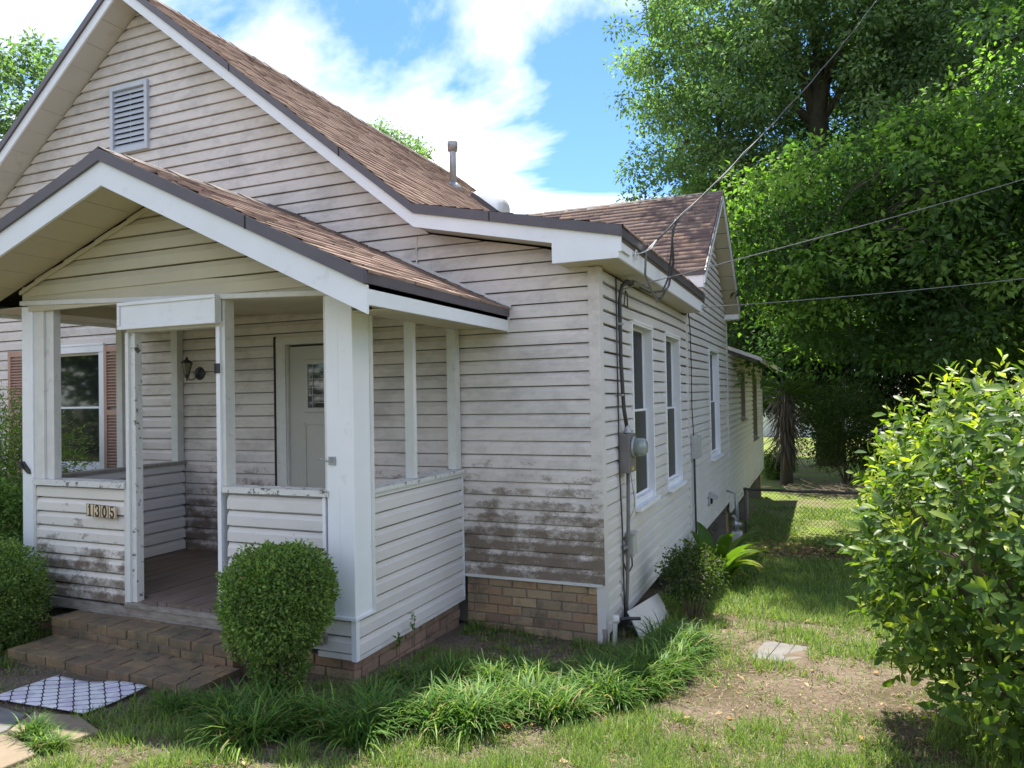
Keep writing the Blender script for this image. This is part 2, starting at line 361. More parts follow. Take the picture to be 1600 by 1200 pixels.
# ================================================================== HOUSE
HS = thing('house', 'weathered single storey house in beige lap siding with gabled front porch numbered 1305', 'house')
H = .1115
PROF_UP = [(-.022, 1.0), (-.021, .972), (-.001, .962), (.0115, .68), (.0150, .64), (.0175, .034), (-.021, .039)]
PROF_LOW = [(-.025, 1.0), (-.024, .925), (-.003, .915), (.0115, .66), (.0150, .62), (.0180, .06), (-.024, .065)]
def siding(parent, mat, O, U, N, z0, z1, xl, xr, openings=(), maxlen=3.66, wob=0., joined=None, seed=1, h=H):
    PROF = PROF_LOW if mat in ('siding_porch', 'siding_clean', 'siding_side') else PROF_UP
    rg = random.Random(seed); O = Vector(O); U = Vector(U); N = Vector(N)
    acc = MB() if joined else None
    k = 0; zb = z0
    while zb < z1 - 1e-4:
        zt = zb + h
        a0, a1, b0, b1 = xl(zb), xl(zt), xr(zb), xr(zt)
        if b0 - a0 < .05: break
        if b1 < a1: a1 = b1 = (a1 + b1) / 2
        pcs = [(a0, a1, b0, b1, zb, min(zt, z1))]
        for (p, q, c, d) in openings:
            if d <= zb or c >= zt: continue
            new = []
            for (l0, l1, r0, r1, lo, hi) in pcs:
                if q <= min(l0, l1) or p >= max(r0, r1): new.append((l0, l1, r0, r1, lo, hi)); continue
                if p > max(l0, l1): new.append((l0, l1, p, p, lo, hi))
                if q < min(r0, r1): new.append((q, q, r0, r1, lo, hi))
                m0, m1 = max(p, l0), min(q, r0)
                if c > lo: new.append((m0, m0, m1, m1, lo, min(c, hi)))
                if d < hi: new.append((m0, m0, m1, m1, max(d, lo), hi))
            pcs = new
        fin = []
        for pc in pcs:
            l0, l1, r0, r1, lo, hi = pc
            if r0 - l0 > maxlen * 1.15:
                s = l0 + rg.uniform(.35, 1.0) * maxlen; cur = (l0, l1)
                while s < r0 - .5:
                    if s < min(r0, r1) - .1 and s > max(cur) + .1:
                        fin.append((cur[0], cur[1], s, s, lo, hi)); cur = (s + .002, s + .002)
                    s += maxlen
                fin.append((cur[0], cur[1], r0, r1, lo, hi))
            else: fin.append(pc)
        for (l0, l1, r0, r1, lo, hi) in fin:
            pr = []
            tl, th = (lo - zb) / h, (hi - zb) / h
            for (i, (d, f)) in enumerate(PROF):
                if 0 < i < len(PROF) - 1:
                    d0, f0 = PROF[i - 1]
                    for cut in (th, tl):
                        if min(f, f0) < cut < max(f, f0): pr.append((d0 + (d - d0) * (cut - f0) / (f - f0), cut))
                if tl - 1e-6 <= f <= th + 1e-6: pr.append((d, f))
            if len(pr) < 2: continue
            n = max(1, int(math.ceil((r0 - l0) / .55))); dj = rg.uniform(0, .0018); zj = rg.uniform(-.0012, .0012)
            vs = []
            for i in range(n + 1):
                for (d, f) in pr:
                    ul = l0 + (l1 - l0) * f; ur = r0 + (r1 - r0) * f; u = ul + (ur - ul) * i / n
                    z = zb + f * h; w = 0; wd = 0
                    if wob:
                        w = wob * (float(vnoise(u * .9, z * .35, 3)) - .5) * 2; wd = wob * .5 * (float(vnoise(u * 1.3 + 9, z * .8, 8)) - .5)
                    q = O + U * u + N * (d + dj + wd); vs.append((q.x, q.y, z + w + zj))
            m = len(pr)
            fs = [(i * m + j, (i + 1) * m + j, (i + 1) * m + j + 1, i * m + j + 1) for i in range(n) for j in range(m - 1)]
            if joined: acc.add(vs, fs)
            else: MB().add(vs, fs).build('siding_board', mat, parent)
        zb = zt; k += 1
    if joined: acc.build(joined, mat, parent, kind='stuff')

# roof line of the front, top of shingles
XR, XB, XE = -4.92, -1.48, .27      # ridge, break, eave
def ztop(x):
    if x < XR: return 6.28 - .797 * (XR - x)
    if x < XB: return 6.28 - .797 * (x - XR)
    return ztop(XB - 1e-9) - .21 * (x - XB)
ZB = ztop(XB - 1e-9); ZE = ztop(XE)
OV = .30; YM = 7.5

# ---- structural body (set back behind the siding so that windows are recessed)
body = MB()
fr = [(-8.4, ztop(-8.4) - .2), (XR, 6.28 - .2), (XB, ZB - .2), (0 - .15, ztop(-.15) - .2)]
body.prism([(-8.4, .15, .0)] + [(x, .15, z) for x, z in fr] + [(-.15, .15, 0.0)], (0, .1, 0))
body.box(-.25, -.15, .26, 3.95, 0.02, 2.93)
body.prism([(-.15, 3.96, -.05), (-.15, 8.3, -.05), (-.15, 8.3, 3.3), (-.15, 6.2, 4.8), (-.15, 3.96, 3.25)], (-.1, 0, 0))
body.box(-.25, -.15, 8.31, 16.6, -.25, 2.62)
body.box(-8.4, -8.3, .26, 7.4, 0.0, 3.0)
body.prism([(-8.4, 7.3, .0), (-8.4, 7.3, 3.2), (XR, 7.3, 6.0), (XB, 7.3, 3.2), (-.3, 7.3, 3.0), (-.3, 7.3, .0)], (0, .08, 0))
body.box(-4.2, -.26, 16.45, 16.6, -.25, 2.62); body.box(-4.2, -4.1, 8.4, 16.4, -.25, 2.62)
body.build('wall_core', 'sheath', HS)
fl = MB(); fl.box(-8.3, -.05, .16, 8.3, -.02, .10); fl.box(-4.2, -.05, 8.32, 16.6, -.22, -.10); fl.build('floor_deck', 'wood_grey', HS)

# ---- front wall siding
FW = MB().box(-.075, .018, -.0195, .05, .445, 2.94).build('front_wall', 'siding_front', HS)      # corner board with the wall it belongs to
ZS = .452
ZWALL = lambda x: ztop(x) - .195
def xl_main(z): return max(-8.4, XR - (6.28 - .195 - z) / .797)
def xr_front(z):
    zb_ = ZB - .195
    if z > zb_: return XR + (6.28 - .195 - z) / .797
    return min(-.075, XB + (zb_ - z) / .21)
DOOR = (-3.17, -2.10, .40, 2.50)
LWIN = (-6.62, -5.49, 1.22, 2.58)
VENT = (-5.344, -4.794, 4.587, 5.314)
siding(FW, 'siding_front', (0, 0, 0), (1, 0, 0), (0, -1, 0), ZS, 6.05, xl_main, xr_front, [DOOR, LWIN, VENT], seed=3)
# seam strip where the lean-to was added
MB().box(-1.625, -1.610, -.021, -.012, 2.6, 3.335).build('joint_strip', 'siding_front', HS)
MB().box(-1.19, -.005, -.030, -.004, .435, .456).build('starter_strip', 'trim_dirty', HS)

# ---- side wall siding (outward +x); u runs along y
SW = MB().box(-.05, .0195, -.018, .075, -.01, 2.94).build('side_wall', 'siding_side', HS)
SO, SU, SN = (0, 0, 0), (0, 1, 0), (1, 0, 0)
W1 = (1.02, 1.90, .90, 2.61); W2 = (2.56, 3.46, .88, 2.61); W3 = (6.02, 7.12, .92, 2.62)
ZS2 = .052
siding(SW, 'siding_side', SO, SU, SN, ZS2, 2.935, lambda z: .075, lambda z: 3.98, [W1, W2], wob=.011, seed=5)
def g3l(z): return 4.06 if z < 3.3 else 6.2 - (4.93 - .06 - z) / .713
def g3r(z): return 8.34 if z < 3.3 else 6.2 + (4.93 - .06 - z) / .713
siding(SW, 'siding_side', SO, SU, SN, ZS2 - H, 4.9, g3l, g3r, [W3], wob=.008, seed=6)
MB().box(0, .024, 3.98, 4.06, -.05, 2.94).build('corner_trim', 'siding_side', HS)
MB().box(0, .024, 8.34, 8.42, -.25, 3.2).build('corner_trim', 'siding_side', HS)
W4 = (10.7, 11.6, 1.35, 2.42); W5 = (13.6, 14.8, .75, 2.35)
siding(SW, 'siding_side', SO, SU, SN, ZS2 - 3 * H, 2.66, lambda z: 8.42, lambda z: 16.6, [W4, W5], wob=.012, joined='far_siding', seed=8)
MB().box(-.02, .03, 16.6, 16.72, -.28, 2.62).build('corner_trim', 'siding_side', HS)

# ---- brick foundation
def brick_wall(parent, O, U, N, u0, u1, z0, z1, mat, seed=2, bl=.205, bh=.0667, j=.009, depth=.09, mats=None):
    rg = random.Random(seed); U = Vector(U); N = Vector(N); O = Vector(O)
    row = 0; z = z1 - bh
    while z > z0 - bh:
        u = u0 - (bl / 2 if row % 2 else 0) - rg.uniform(0, .05)
        while u < u1:
            a, b = max(u, u0), min(u + bl, u1)
            if b - a > .03:
                jt = rg.uniform(-.004, .004); tw = rg.uniform(-.003, .003)
                zz0, zz1 = z + rg.uniform(-.002, .002), z + bh + rg.uniform(-.002, .002)
                c = .004
                P = []
                for (q, off) in ((0, -depth), (c, 0)):
                    for (uu, zz_) in ((a + q, zz0 + q), (b - q, zz0 + q), (b - q, zz1 - q), (a + q, zz1 - q)):
                        p = O + U * uu + N * (off + (jt + tw * (1 if uu > (a + b) / 2 else -1) if off == 0 else 0)); P.append((p.x, p.y, zz_))
                # side faces via a bevelled front
                Q = []
                for (uu, zz_) in ((a, zz0), (b, zz0), (b, zz1), (a, zz1)):
                    p = O + U * uu + N * (-.005 + jt); Q.append((p.x, p.y, zz_))
                mb = MB(); mb.add(P[:4] + Q + P[4:], [(8, 9, 10, 11)] + [(4 + i, 4 + (i + 1) % 4, 8 + (i + 1) % 4, 8 + i) for i in range(4)] + [(i, (i + 1) % 4, 4 + (i + 1) % 4, 4 + i) for i in range(4)])
                mb.build('brick', mats(rg) if mats else mat, parent)
            u += bl + j + rg.uniform(-.002, .003)
        z -= bh + j; row += 1
    mb = MB(); p0 = O + U * u0 + N * -.012; p1 = O + U * u1 + N * -.012; q = N * -.11
    mb.prism([(p0.x, p0.y, z0 - .06), (p1.x, p1.y, z0 - .06), (p1.x, p1.y, z1), (p0.x, p0.y, z1)], q); return mb
FND = MB().box(-1.185, -.012, .012, .12, -.15, .434).build('brick_foundation', 'mortar', HS)
brick_wall(FND, (0, 0, 0), (1, 0, 0), (0, -1, 0), -1.185, -.03, -.06, .434, 'brick', 4)
MB().box(-.03, -.0, -.012, .1, -.04, .443).build('corner_trim', 'sill_wood', HS)
# piers along the open crawl space
for y in (4.3, 8.35, 12.4, 16.35):
    zg = G(-.2, y) - .1; top = -.02 if y < 8 else -.23
    pm = MB().box(-.385, -.055, y - .16, y + .16, zg, top).build('brick_pier', 'mortar', HS)
    zc = top - .07; r = 0
    while zc > zg:
        for (a, b) in (((-.17, -.005), (.005, .17)) if r % 2 else ((-.17, -.09), (-.08, .09), (.1, .17))):
            MB().box(-.06, -.045, y + a, y + b, zc, zc + .062).build('brick', 'brick_red', pm)
        zc -= .072; r += 1

# ---- windows
def window(name, O, U, N, u0, u1, z0, z1, pane, casing=.07, recess=.072, rail=None, mat='trim', sillm='trim', label=None, proud=.024):
    O = Vector(O); U = Vector(U); N = Vector(N); Z = Vector((0, 0, 1))
    def P(u, d, z): p = O + U * u + N * d; return (p.x, p.y, z)
    def bar(mb, a, b, d0, d1, c, e): mb.hexa([P(a, d0, c), P(b, d0, c), P(b, d1, c), P(a, d1, c), P(a, d0, e), P(b, d0, e), P(b, d1, e), P(a, d1, e)])
    m = MB(); k = casing
    bar(m, u0, u0 + k, -.06, proud, z0 + .001, z1 - k); bar(m, u1 - k, u1, -.06, proud, z0 + .001, z1 - k); bar(m, u0, u1, -.06, proud + .004, z1 - k, z1)
    bar(m, u0, u1, proud - .004, proud + .012, z1 - .012, z1 + .012)     # channel lip over the head
    w = m.build(name, mat, HS, bevel=.003)
    if label: w['label'] = label
    j = MB(); bar(j, u0 + k - .015, u0 + k, -.148, -.06, z0 + .06, z1 - k); bar(j, u1 - k, u1 - k + .015, -.148, -.06, z0 + .06, z1 - k); bar(j, u0 + k - .015, u1 - k + .015, -.148, -.06, z1 - k, z1 - k + .015)
    bar(j, u0 + k, u1 - k, -.148, -.06, z0 + .04, z0 + .06)
    j.build('jamb', mat, w)
    s = MB(); bar(s, u0 + .002, u1 - .002, -.06, proud + .05, z0 - .035, z0 + .002); bar(s, u0 + k, u1 - k, -.06, .0, z0 + .002, z0 + .06); s.build('sill', sillm, w, bevel=.003)
    a, b, c, e = u0 + k, u1 - k, z0 + .06, z1 - k; md = rail or (c + e) / 2; t = .022
    for (lo, hi, d) in ((c, md + .02, -recess + .025), (md - .012, e, -recess)):
        f = MB(); bar(f, a, a + t, d - .02, d, lo, hi); bar(f, b - t, b, d - .02, d, lo, hi); bar(f, a + t, b - t, d - .02, d, lo, lo + t); bar(f, a + t, b - t, d - .02, d, hi - t, hi); f.build('sash', mat, w)
        g = MB(); bar(g, a + t, b - t, d - .014, d - .008, lo + t, hi - t); g.build('pane', pane, w)
    return w
window('window', SO, SU, SN, *W1, 'screen', .032, label='side window nearest the meter with sill corner chipped')
window('window', SO, SU, SN, *W2, 'screen', .032)
window('window', SO, SU, SN, *W3, 'screen', .032)
window('window', SO, SU, SN, *W4, 'screen', .05, mat='wood_grey', sillm='wood_grey')
window('window', SO, SU, SN, *W5, 'screen', .05, mat='wood_grey', sillm='wood_grey')
window('window', (0, 0, 0), (1, 0, 0), (0, -1, 0), *LWIN, 'glass', .085, .06)

# ---- shutters beside the front window
for (a, b) in ((-7.03, -6.66), (-5.46, -5.15)):
    m = MB(); z0, z1 = 1.17, 2.55
    m.box(a, a + .045, -.055, -.022, z0, z1); m.box(b - .045, b, -.055, -.022, z0, z1)
    for z in (z0, (z0 + z1) / 2 - .05, z1 - .06): m.box(a + .045, b - .045, -.053, -.024, z, z + .06)
    s = m.build('shutter', 'shutter', HS)
    z = z0 + .075
    while z < z1 - .08:
        if abs(z - (z0 + z1) / 2 + .015) > .05:
            MB().obox(((a + b) / 2, -.040, z), (1, 0, 0), (0, -.75, -.66), (0, .66, -.75), (b - a) / 2 - .046, .016, .0035).build('slat', 'shutter', s)
        z += .032
# ---- louvred vent in the gable
a, b, c, d = VENT
m = MB(); m.box(a, a + .045, -.05, 0, c, d); m.box(b - .045, b, -.05, 0, c, d); m.box(a + .045, b - .045, -.05, 0, c, c + .05); m.box(a + .045, b - .045, -.05, 0, d - .05, d)
v = m.build('gable_vent', 'vent', HS, bevel=.003)
MB().box(a + .04, b - .04, .02, .03, c + .04, d - .04).build('vent_backing', 'dark', v)
for i in range(11):
    z = c + .075 + i * .0575
    MB().obox(((a + b) / 2, -.022, z), (1, 0, 0), (0, -.42, -.907), (0, .907, -.42), (b - a) / 2 - .046, .0285, .002).build('louvre', 'vent', v)
MB().box(a + .26, a + .27, -.012, -.006, c + .05, d - .05).build('vent_rib', 'vent', v)

# ---- front door
DP = MB(); x0, x1, z0, z1 = -3.05, -2.15, .50, 2.44
DP.box(x0, x1, .03, .07, z0, z1)
dr = DP.build('front_door', 'door', HS)
fx0, fx1, fz0, fz1 = x0 + .22, x1 - .22, 1.86, 2.27
m = MB(); m.box(fx0 - .04, fx1 + .04, .012, .029, fz0 - .04, fz0); m.box(fx0 - .04, fx1 + .04, .012, .029, fz1, fz1 + .04); m.box(fx0 - .04, fx0, .012, .029, fz0, fz1); m.box(fx1, fx1 + .04, .012, .029, fz0, fz1); m.build('light_frame', 'door', dr, bevel=.003)
vx = [fx0, fx0 + .055, fx0 + .185, fx0 + .225, fx1 - .17, fx1 - .055, fx1]; hz = [fz0, fz0 + .05, fz0 + .12, fz0 + .19, fz0 + .27, fz0 + .35, fz1]
for i in range(len(vx) - 1):
    for j in range(len(hz) - 1):
        MB().box(vx[i] + .003, vx[i + 1] - .003, .022 , .027, hz[j] + .003, hz[j + 1] - .003).build('pane', 'glass', dr)
m = MB()
for x in vx: m.box(x - .003, x + .003, .018, .028, fz0, fz1)
for z in hz: m.box(fx0, fx1, .0195, .0265, z - .003, z + .003)
m.build('lead_came', 'galv', dr)
for (p, q) in ((x0 + .17, x0 + .43), (x1 - .43, x1 - .17)):
    m = MB(); r0, r1 = .66, 1.72
    for (e, f_, g_, h_) in ((p, p + .018, r0, r1), (q - .018, q, r0, r1), (p, q, r0, r0 + .018), (p, q, r1 - .018, r1)): m.box(e, f_, .020, .0295, g_, h_)
    m.build('raised_panel', 'door', dr, bevel=.003)
MB().lathe((x1 - .07, .03, 1.35), (0, -1, 0), [(.03, 0), (.03, .01), (.012, .012), (.012, .04), (.028, .045), (.03, .06), (.02, .075), (0, .078)]).build('handle', 'galv', dr, True)
m = MB(); m.box(-3.17, -3.06, -.022, .08, .46, 2.46); m.box(-2.14, -2.10, -.022, .08, .46, 2.46); m.box(-3.17, -2.10, -.022, .08, 2.46, 2.52); m.box(-3.06, -3.052, .0, .06, .5, 2.45)
m.build('door_casing', 'trim_dirty', HS)
MB().box(-3.19, -3.172, -.03, -.012, .46, 2.54).build('casing_edge', 'dark', HS)

# ---- roofs
def shingles(parent, P0, U, V, ulo, uhi, vlen, seed, pal, expo=.127, th=.010, name='shingles'):
    rg = np.random.default_rng(seed); P0 = np.array(P0, float); U = unit(np.array(U, float)); V = unit(np.array(V, float)); N = np.cross(U, V)
    if N[2] < 0: N = -N
    vs = []; cs = []
    r = 0; v = -.02
    while v < vlen:
        lo, hi = ulo(v), uhi(v); u = lo - rg.uniform(0, .2)
        rowd = rg.uniform(0, .004)
        while u < hi:
            w = rg.choice([.10, .15, .2, .28]) * rg.uniform(.85, 1.15); a, b = max(u, lo), min(u + w, hi)
            if b - a > .01:
                lam = (.005 if rg.random() < .4 else 0) + rg.uniform(0, .002) + rowd * .3; e = rg.uniform(-.006, .006)
                ve = min(v + expo + .03, vlen)
                p = [P0 + U * a + V * (v + e) + N * (th + lam), P0 + U * b + V * (v + e) + N * (th + lam), P0 + U * b + V * ve + N * (.002 + lam * .2), P0 + U * a + V * ve + N * (.002 + lam * .2),
                     P0 + U * a + V * (v + e) - N * .004, P0 + U * b + V * (v + e) - N * .004]
                vs += p; c = np.array(pal[rg.integers(len(pal))]) * rg.uniform(.9, 1.08); cs += [c] * 6
            u += w + .002
        v += expo; r += 1
    V_ = np.array(vs); n = len(vs) // 6; b = np.arange(n)[:, None] * 6
    F_ = np.concatenate([b + np.array([[0, 1, 2, 3]]), b + np.array([[4, 5, 1, 0]])], 0)
    return obj(name, np_mesh(name, V_, F_, np.array(cs)), 'shingle', parent, kind='stuff')
PAL = [(.36, .25, .195), (.325, .222, .175), (.385, .272, .215), (.29, .198, .158), (.355, .247, .195), (.41, .295, .232)]
PAL2 = [(.20, .145, .125), (.17, .12, .105), (.23, .165, .135), (.14, .10, .09), (.19, .14, .115), (.27, .18, .135)]

def ramp_slab(mb, pts, y0, y1, dtop, dbot):
    """pts: (x,z) roof line; slab between z-dtop and z-dbot, from y0 to y1"""
    top = [(x, y0, z - dtop) for x, z in pts]; bot = [(x, y0, z - dbot) for x, z in reversed(pts)]
    for i in range(len(pts) - 1):
        (xa, za), (xb, zb_) = pts[i], pts[i + 1]
        mb.prism([(xa, y0, za - dtop), (xb, y0, zb_ - dtop), (xb, y0, zb_ - dbot), (xa, y0, za - dbot)], (0, y1 - y0, 0))
XL = -8.75
MAINL = [(XL, ztop(XL)), (XR, 6.28)]; MAINR = [(XR, 6.28), (XB, ZB)]; LOWR = [(XB, ZB), (XE, ZE)]
mb = MB(); ramp_slab(mb, MAINL, -OV + .02, YM, .012, .11); ramp_slab(mb, MAINR, -OV + .02, YM, .012, .11); ramp_slab(mb, [(XB, ZB), (XE - .01, ztop(XE - .01))], -OV + .02, 3.95, .012, .10)
ramp_slab(mb, [(XB, ZB), (XB + .5, ztop(XB + .5))], 3.95, YM, .012, .10)
RF = mb.build('roof', 'deck', HS)
sl_m = math.hypot(1, .797)
Vr = Vector((-1, 0, .797)).normalized(); Vl = Vector((1, 0, .797)).normalized()
shingles(RF, (XB, -OV - .015, ZB), (0, 1, 0), Vr, lambda v: 0, lambda v: YM + OV, (XB - XR) * sl_m, 11, PAL)
shingles(RF, (XL, -OV - .015, ztop(XL)), (0, 1, 0), Vl, lambda v: 0, lambda v: YM + OV, (XR - XL) * sl_m, 12, PAL, expo=.2)
Vlow = Vector((-1, 0, .21)).normalized()
shingles(RF, (XE, -OV - .015, ZE), (0, 1, 0), Vlow, lambda v: 0, lambda v: 4.2, (XE - XB) * math.hypot(1, .21), 13, PAL)
# ridge caps, one by one
for i in range(40):
    y = -OV + i * .195
    m = MB(); e = .012 + .003 * (i % 3)
    m.prism([(XR - .15, y, 6.28 - .797 * .15 + e), (XR, y, 6.28 + e + .01), (XR + .15, y, 6.28 - .797 * .15 + e), (XR + .15, y, 6.28 - .797 * .15 + e - .008), (XR, y, 6.28 + e), (XR - .15, y, 6.28 - .797 * .15 + e - .008)], (0, .24, -.006))
    m.build('ridge_cap', MT['drip'] if i < 0 else 'deck', RF)
# rake: dark drip edge and white fascia
def rake(parent, pts, y, name, mat, d0, d1, th):
    for i in range(len(pts) - 1):
        (xa, za), (xb, zb_) = pts[i], pts[i + 1]
        MB().prism([(xa, y, za - d0), (xb, y, zb_ - d0), (xb, y, zb_ - d1), (xa, y, za - d1)], (0, th, 0)).build(name, mat, parent)
rake(RF, MAINL, -OV - .022, 'drip_edge', 'drip', -.004, .075, .045); rake(RF, MAINR, -OV - .022, 'drip_edge', 'drip', -.004, .072, .045)
rake(RF, LOWR, -OV - .0225, 'drip_edge', 'drip', -.004, .072, .045)
rake(RF, MAINL, -OV, 'fascia', 'trim', .074, .190, .0195); rake(RF, MAINR, -OV, 'fascia', 'trim', .071, .186, .0195); rake(RF, LOWR, -OV, 'fascia', 'trim', .071, .186, .0195)
# drip-edge joints
for x in (-3.42, -2.2, -.78):
    z = ztop(x); MB().box(x - .004, x + .004, -OV - .026, -OV - .020, z - .074, z + .004).build('edge_joint', 'dark', RF)
# rake soffit panels
def soffit_rake(parent, pts, y0, y1, drop, step=.30, mat='soffit'):
    (xa, za), (xb, zb_) = pts; n = max(1, int(math.hypot(xb - xa, zb_ - za) / step))
    gp = .003 / math.hypot(xb - xa, zb_ - za)
    for i in range(n):
        a, b = i / n + gp, (i + 1) / n - gp
        p = [(xa + (xb - xa) * t, za + (zb_ - za) * t - drop) for t in (a, b)]
        MB().prism([(p[0][0], y0, p[0][1]), (p[1][0], y0, p[1][1]), (p[1][0], y1, p[1][1]), (p[0][0], y1, p[0][1])], (0, 0, .008)).build('soffit_panel', mat, parent)
soffit_rake(RF, MAINL, -OV + .02, 0, .178, .3, 'soffit_grey'); soffit_rake(RF, MAINR, -OV + .02, 0, .178, .3, 'soffit_grey'); soffit_rake(RF, LOWR, -OV + .02, 0, .176, .3, 'soffit_grey')
# boxed return at the corner, eave fascia and soffit along the side
MB().prism([(-.268, -OV - .003, 2.940), (.252, -OV - .003, 2.940), (.252, -OV - .003, ztop(.252) - .178), (-.268, -OV - .003, ztop(-.268) - .178)], (0, .0225, 0)).build('box_return', 'trim', RF)
MB().box(.232, .252, -OV + .0197, 3.82, 2.940, ZE - .07).build('eave_fascia', 'trim', RF)
MB().prism([(XE - .012, -OV - .02, ZE - .075), (XE + .012, -OV - .02, ZE - .072), (XE + .012, -OV - .02, ZE + .006), (XE - .012, -OV - .02, ZE + .008)], (0, 4.14, 0)).build('drip_edge', 'drip', RF)
for i in range(14):
    y0 = -OV + .025 + i * .288; MB().box(-.01 if y0 > 0 else -.25, .23, y0, min(y0 + .284, 3.80), 2.946, 2.955).build('soffit_panel', 'soffit', RF)
MB().box(.02, .245, 3.80, 3.82, 2.945, 3.10).build('eave_end', 'trim', RF)

# ---- cross gable wing
ZR2, SL2 = 5.07, .713
CG = MB(); ye0, ye1, yr = 4.0, 8.4, 6.2
def zc(y): return ZR2 - SL2 * abs(y - yr)
for (a, b) in ((ye0, yr), (yr, ye1)):
    CG.prism([(-3.8, a, zc(a) - .01), (-3.8, b, zc(b) - .01), (-3.8, b, zc(b) - .11), (-3.8, a, zc(a) - .11)], (4.03, 0, 0))
cg = CG.build('wing_roof', 'deck', HS)
sl2 = math.hypot(1, SL2)
shingles(cg, (-3.9, ye0 - .01, zc(ye0)), (1, 0, 0), Vector((0, 1, SL2)).normalized(), lambda v: 0, lambda v: 4.15, (yr - ye0) * sl2, 15, PAL2, th=.010)
shingles(cg, (-3.9, ye1 + .01, zc(ye1)), (1, 0, 0), Vector((0, -1, SL2)).normalized(), lambda v: 0, lambda v: 4.15, (ye1 - yr) * sl2, 16, PAL2, expo=.2)
for i in range(20):
    x = -3.7 + i * .197; e = .012 + .004 * (i % 2)
    MB().prism([(x, yr - .14, zc(yr - .14) + e), (x, yr, ZR2 + e + .01), (x, yr + .14, zc(yr + .14) + e), (x, yr + .14, zc(yr + .14) + e - .008), (x, yr, ZR2 + e), (x, yr - .14, zc(yr - .14) + e - .008)], (.23, 0, -.006)).build('ridge_cap', 'deck', cg)
for (a, b) in ((ye0, yr), (yr, ye1)):
    MB().prism([(.245, a, zc(a) - .03), (.245, b, zc(b) - .03), (.245, b, zc(b) - .16), (.245, a, zc(a) - .16)], (.02, 0, 0)).build('fascia', 'trim', cg)
    MB().prism([(.255, a, zc(a) + .004), (.255, b, zc(b) + .004), (.255, b, zc(b) - .03), (.255, a, zc(a) - .03)], (.02, 0, 0)).build('drip_edge', 'drip', cg)
    n = 8
    for i in range(n):
        ya, yb = a + (b - a) * (i / n + .004), a + (b - a) * ((i + 1) / n - .004)
        MB().prism([(0, ya, zc(ya) - .15), (0, yb, zc(yb) - .15), (.244, yb, zc(yb) - .15), (.244, ya, zc(ya) - .15)], (0, 0, .008)).build('soffit_panel', 'soffit', cg)
MB().box(-2.2, .243, ye0 - .005, ye0 + .015, zc(ye0) - .21, zc(ye0) - .055).build('eave_fascia', 'trim', cg)
MB().box(-2.2, .262, ye0 - .02, ye0 + .01, zc(ye0) - .055, zc(ye0) + .004).build('drip_edge', 'drip', cg)
MB().box(.0, .243, ye0 + .016, ye0 + .12, zc(ye0) - .21, zc(ye0) - .16).build('eave_return', 'trim', cg)
MB().box(.0, .26, ye1 - .25, ye1 + .01, zc(ye1) - .24, zc(ye1) - .16).build('eave_return', 'trim', cg)

# ---- low rear roof
RR = MB().prism([(-4.3, 8.95, 4.53), (.56, 8.95, 2.585), (.56, 8.95, 2.50), (-4.3, 8.95, 4.44)], (0, 8.0, 0)).build('rear_roof', 'deck', HS)
MB().prism([(-4.3, 8.93, 4.54), (.57, 8.93, 2.59), (.57, 8.93, 2.52), (-4.3, 8.93, 4.47)], (0, .018, 0)).build('fascia', 'trim_dirty', RR)
MB().box(.561, .58, 8.95, 16.95, 2.49, 2.59).build('eave_fascia', 'trim_dirty', RR)
shingles(RR, (.57, 8.93, 2.59), (0, 1, 0), Vector((-1, 0, .4)).normalized(), lambda v: 0, lambda v: 8.0, 5.2, 17, PAL2, expo=.2)

# ---- flue, vent flashing and skylight on the main roof
def zroof(x): return ztop(x)
fx, fy = -3.58, 4.5
fz = zroof(fx)
fp = MB().lathe((fx, fy, fz - .08), (0, 0, 1), [(.052, 0), (.052, .62), (.050, .63)], 16).build('flue_pipe', 'galv', HS, True)
MB().lathe((fx, fy, fz + .54), (0, 0, 1), [(.05, 0), (.078, .005), (.080, .13), (.075, .15), (.02, .152)], 16).build('flue_cap', 'galv', fp, True)
MB().lathe((fx, fy, fz - .10), (0, 0, 1), [(.15, 0), (.10, .11), (.056, .15)], 16).build('flue_flashing', 'galv', fp, True)
sc = Vector((-3.27, 5.15, zroof(-3.27))); Un = Vector((.797, 0, 1)).normalized(); Uv = Vector((-1, 0, .797)).normalized()
sk = MB().obox(sc + Un * .035, (0, 1, 0), Uv, Un, .27, .27, .045).build('skylight', 'drip', HS)
m = MB(); vs = []; fs = []
NN = 9
for i in range(NN):
    for j in range(NN):
        a, b = (i / (NN - 1) * 2 - 1), (j / (NN - 1) * 2 - 1); hh = .20 * (1 - a ** 4) * (1 - b ** 4)
        vs.append(sc + Un * (.083 + hh) + Vector((0, 1, 0)) * a * .285 + Uv * b * .285)
for i in range(NN - 1):
    for j in range(NN - 1): fs.append((i * NN + j, i * NN + j + 1, (i + 1) * NN + j + 1, (i + 1) * NN + j))
m.add(vs, fs).build('dome', 'dome', sk, True)

# ================================================================== PORCH (part of the house)
PX0, PX1, PY = -4.45, -1.20, -1.576
ZF, ZC = .46, 1.33
def ztp(x):    # porch roof top
    return 3.67 - (.472 * (x + 2.9) if x > -2.9 else .36 * (-2.9 - x))
PE0, PE1, PYF = -5.05, -.76, -2.05
# floor, one board at a time
FB = MB().box(PX0 + .06, PX1 - .06, PY + .06, -.02, ZF - .12, ZF - .026).build('porch_floor', 'wood_grey', HS)
x = PX0 + .06
while x < PX1 - .1:
    y0 = PY + .004 if -3.13 < x + .04 < -2.35 else PY + .11
    MB().box(x, x + .081, y0 - (random.uniform(0, .012) if y0 < PY + .05 else 0), -.02, ZF - .025, ZF + random.uniform(-.002, .002)).build('floor_board', 'wood_floor', FB); x += .085
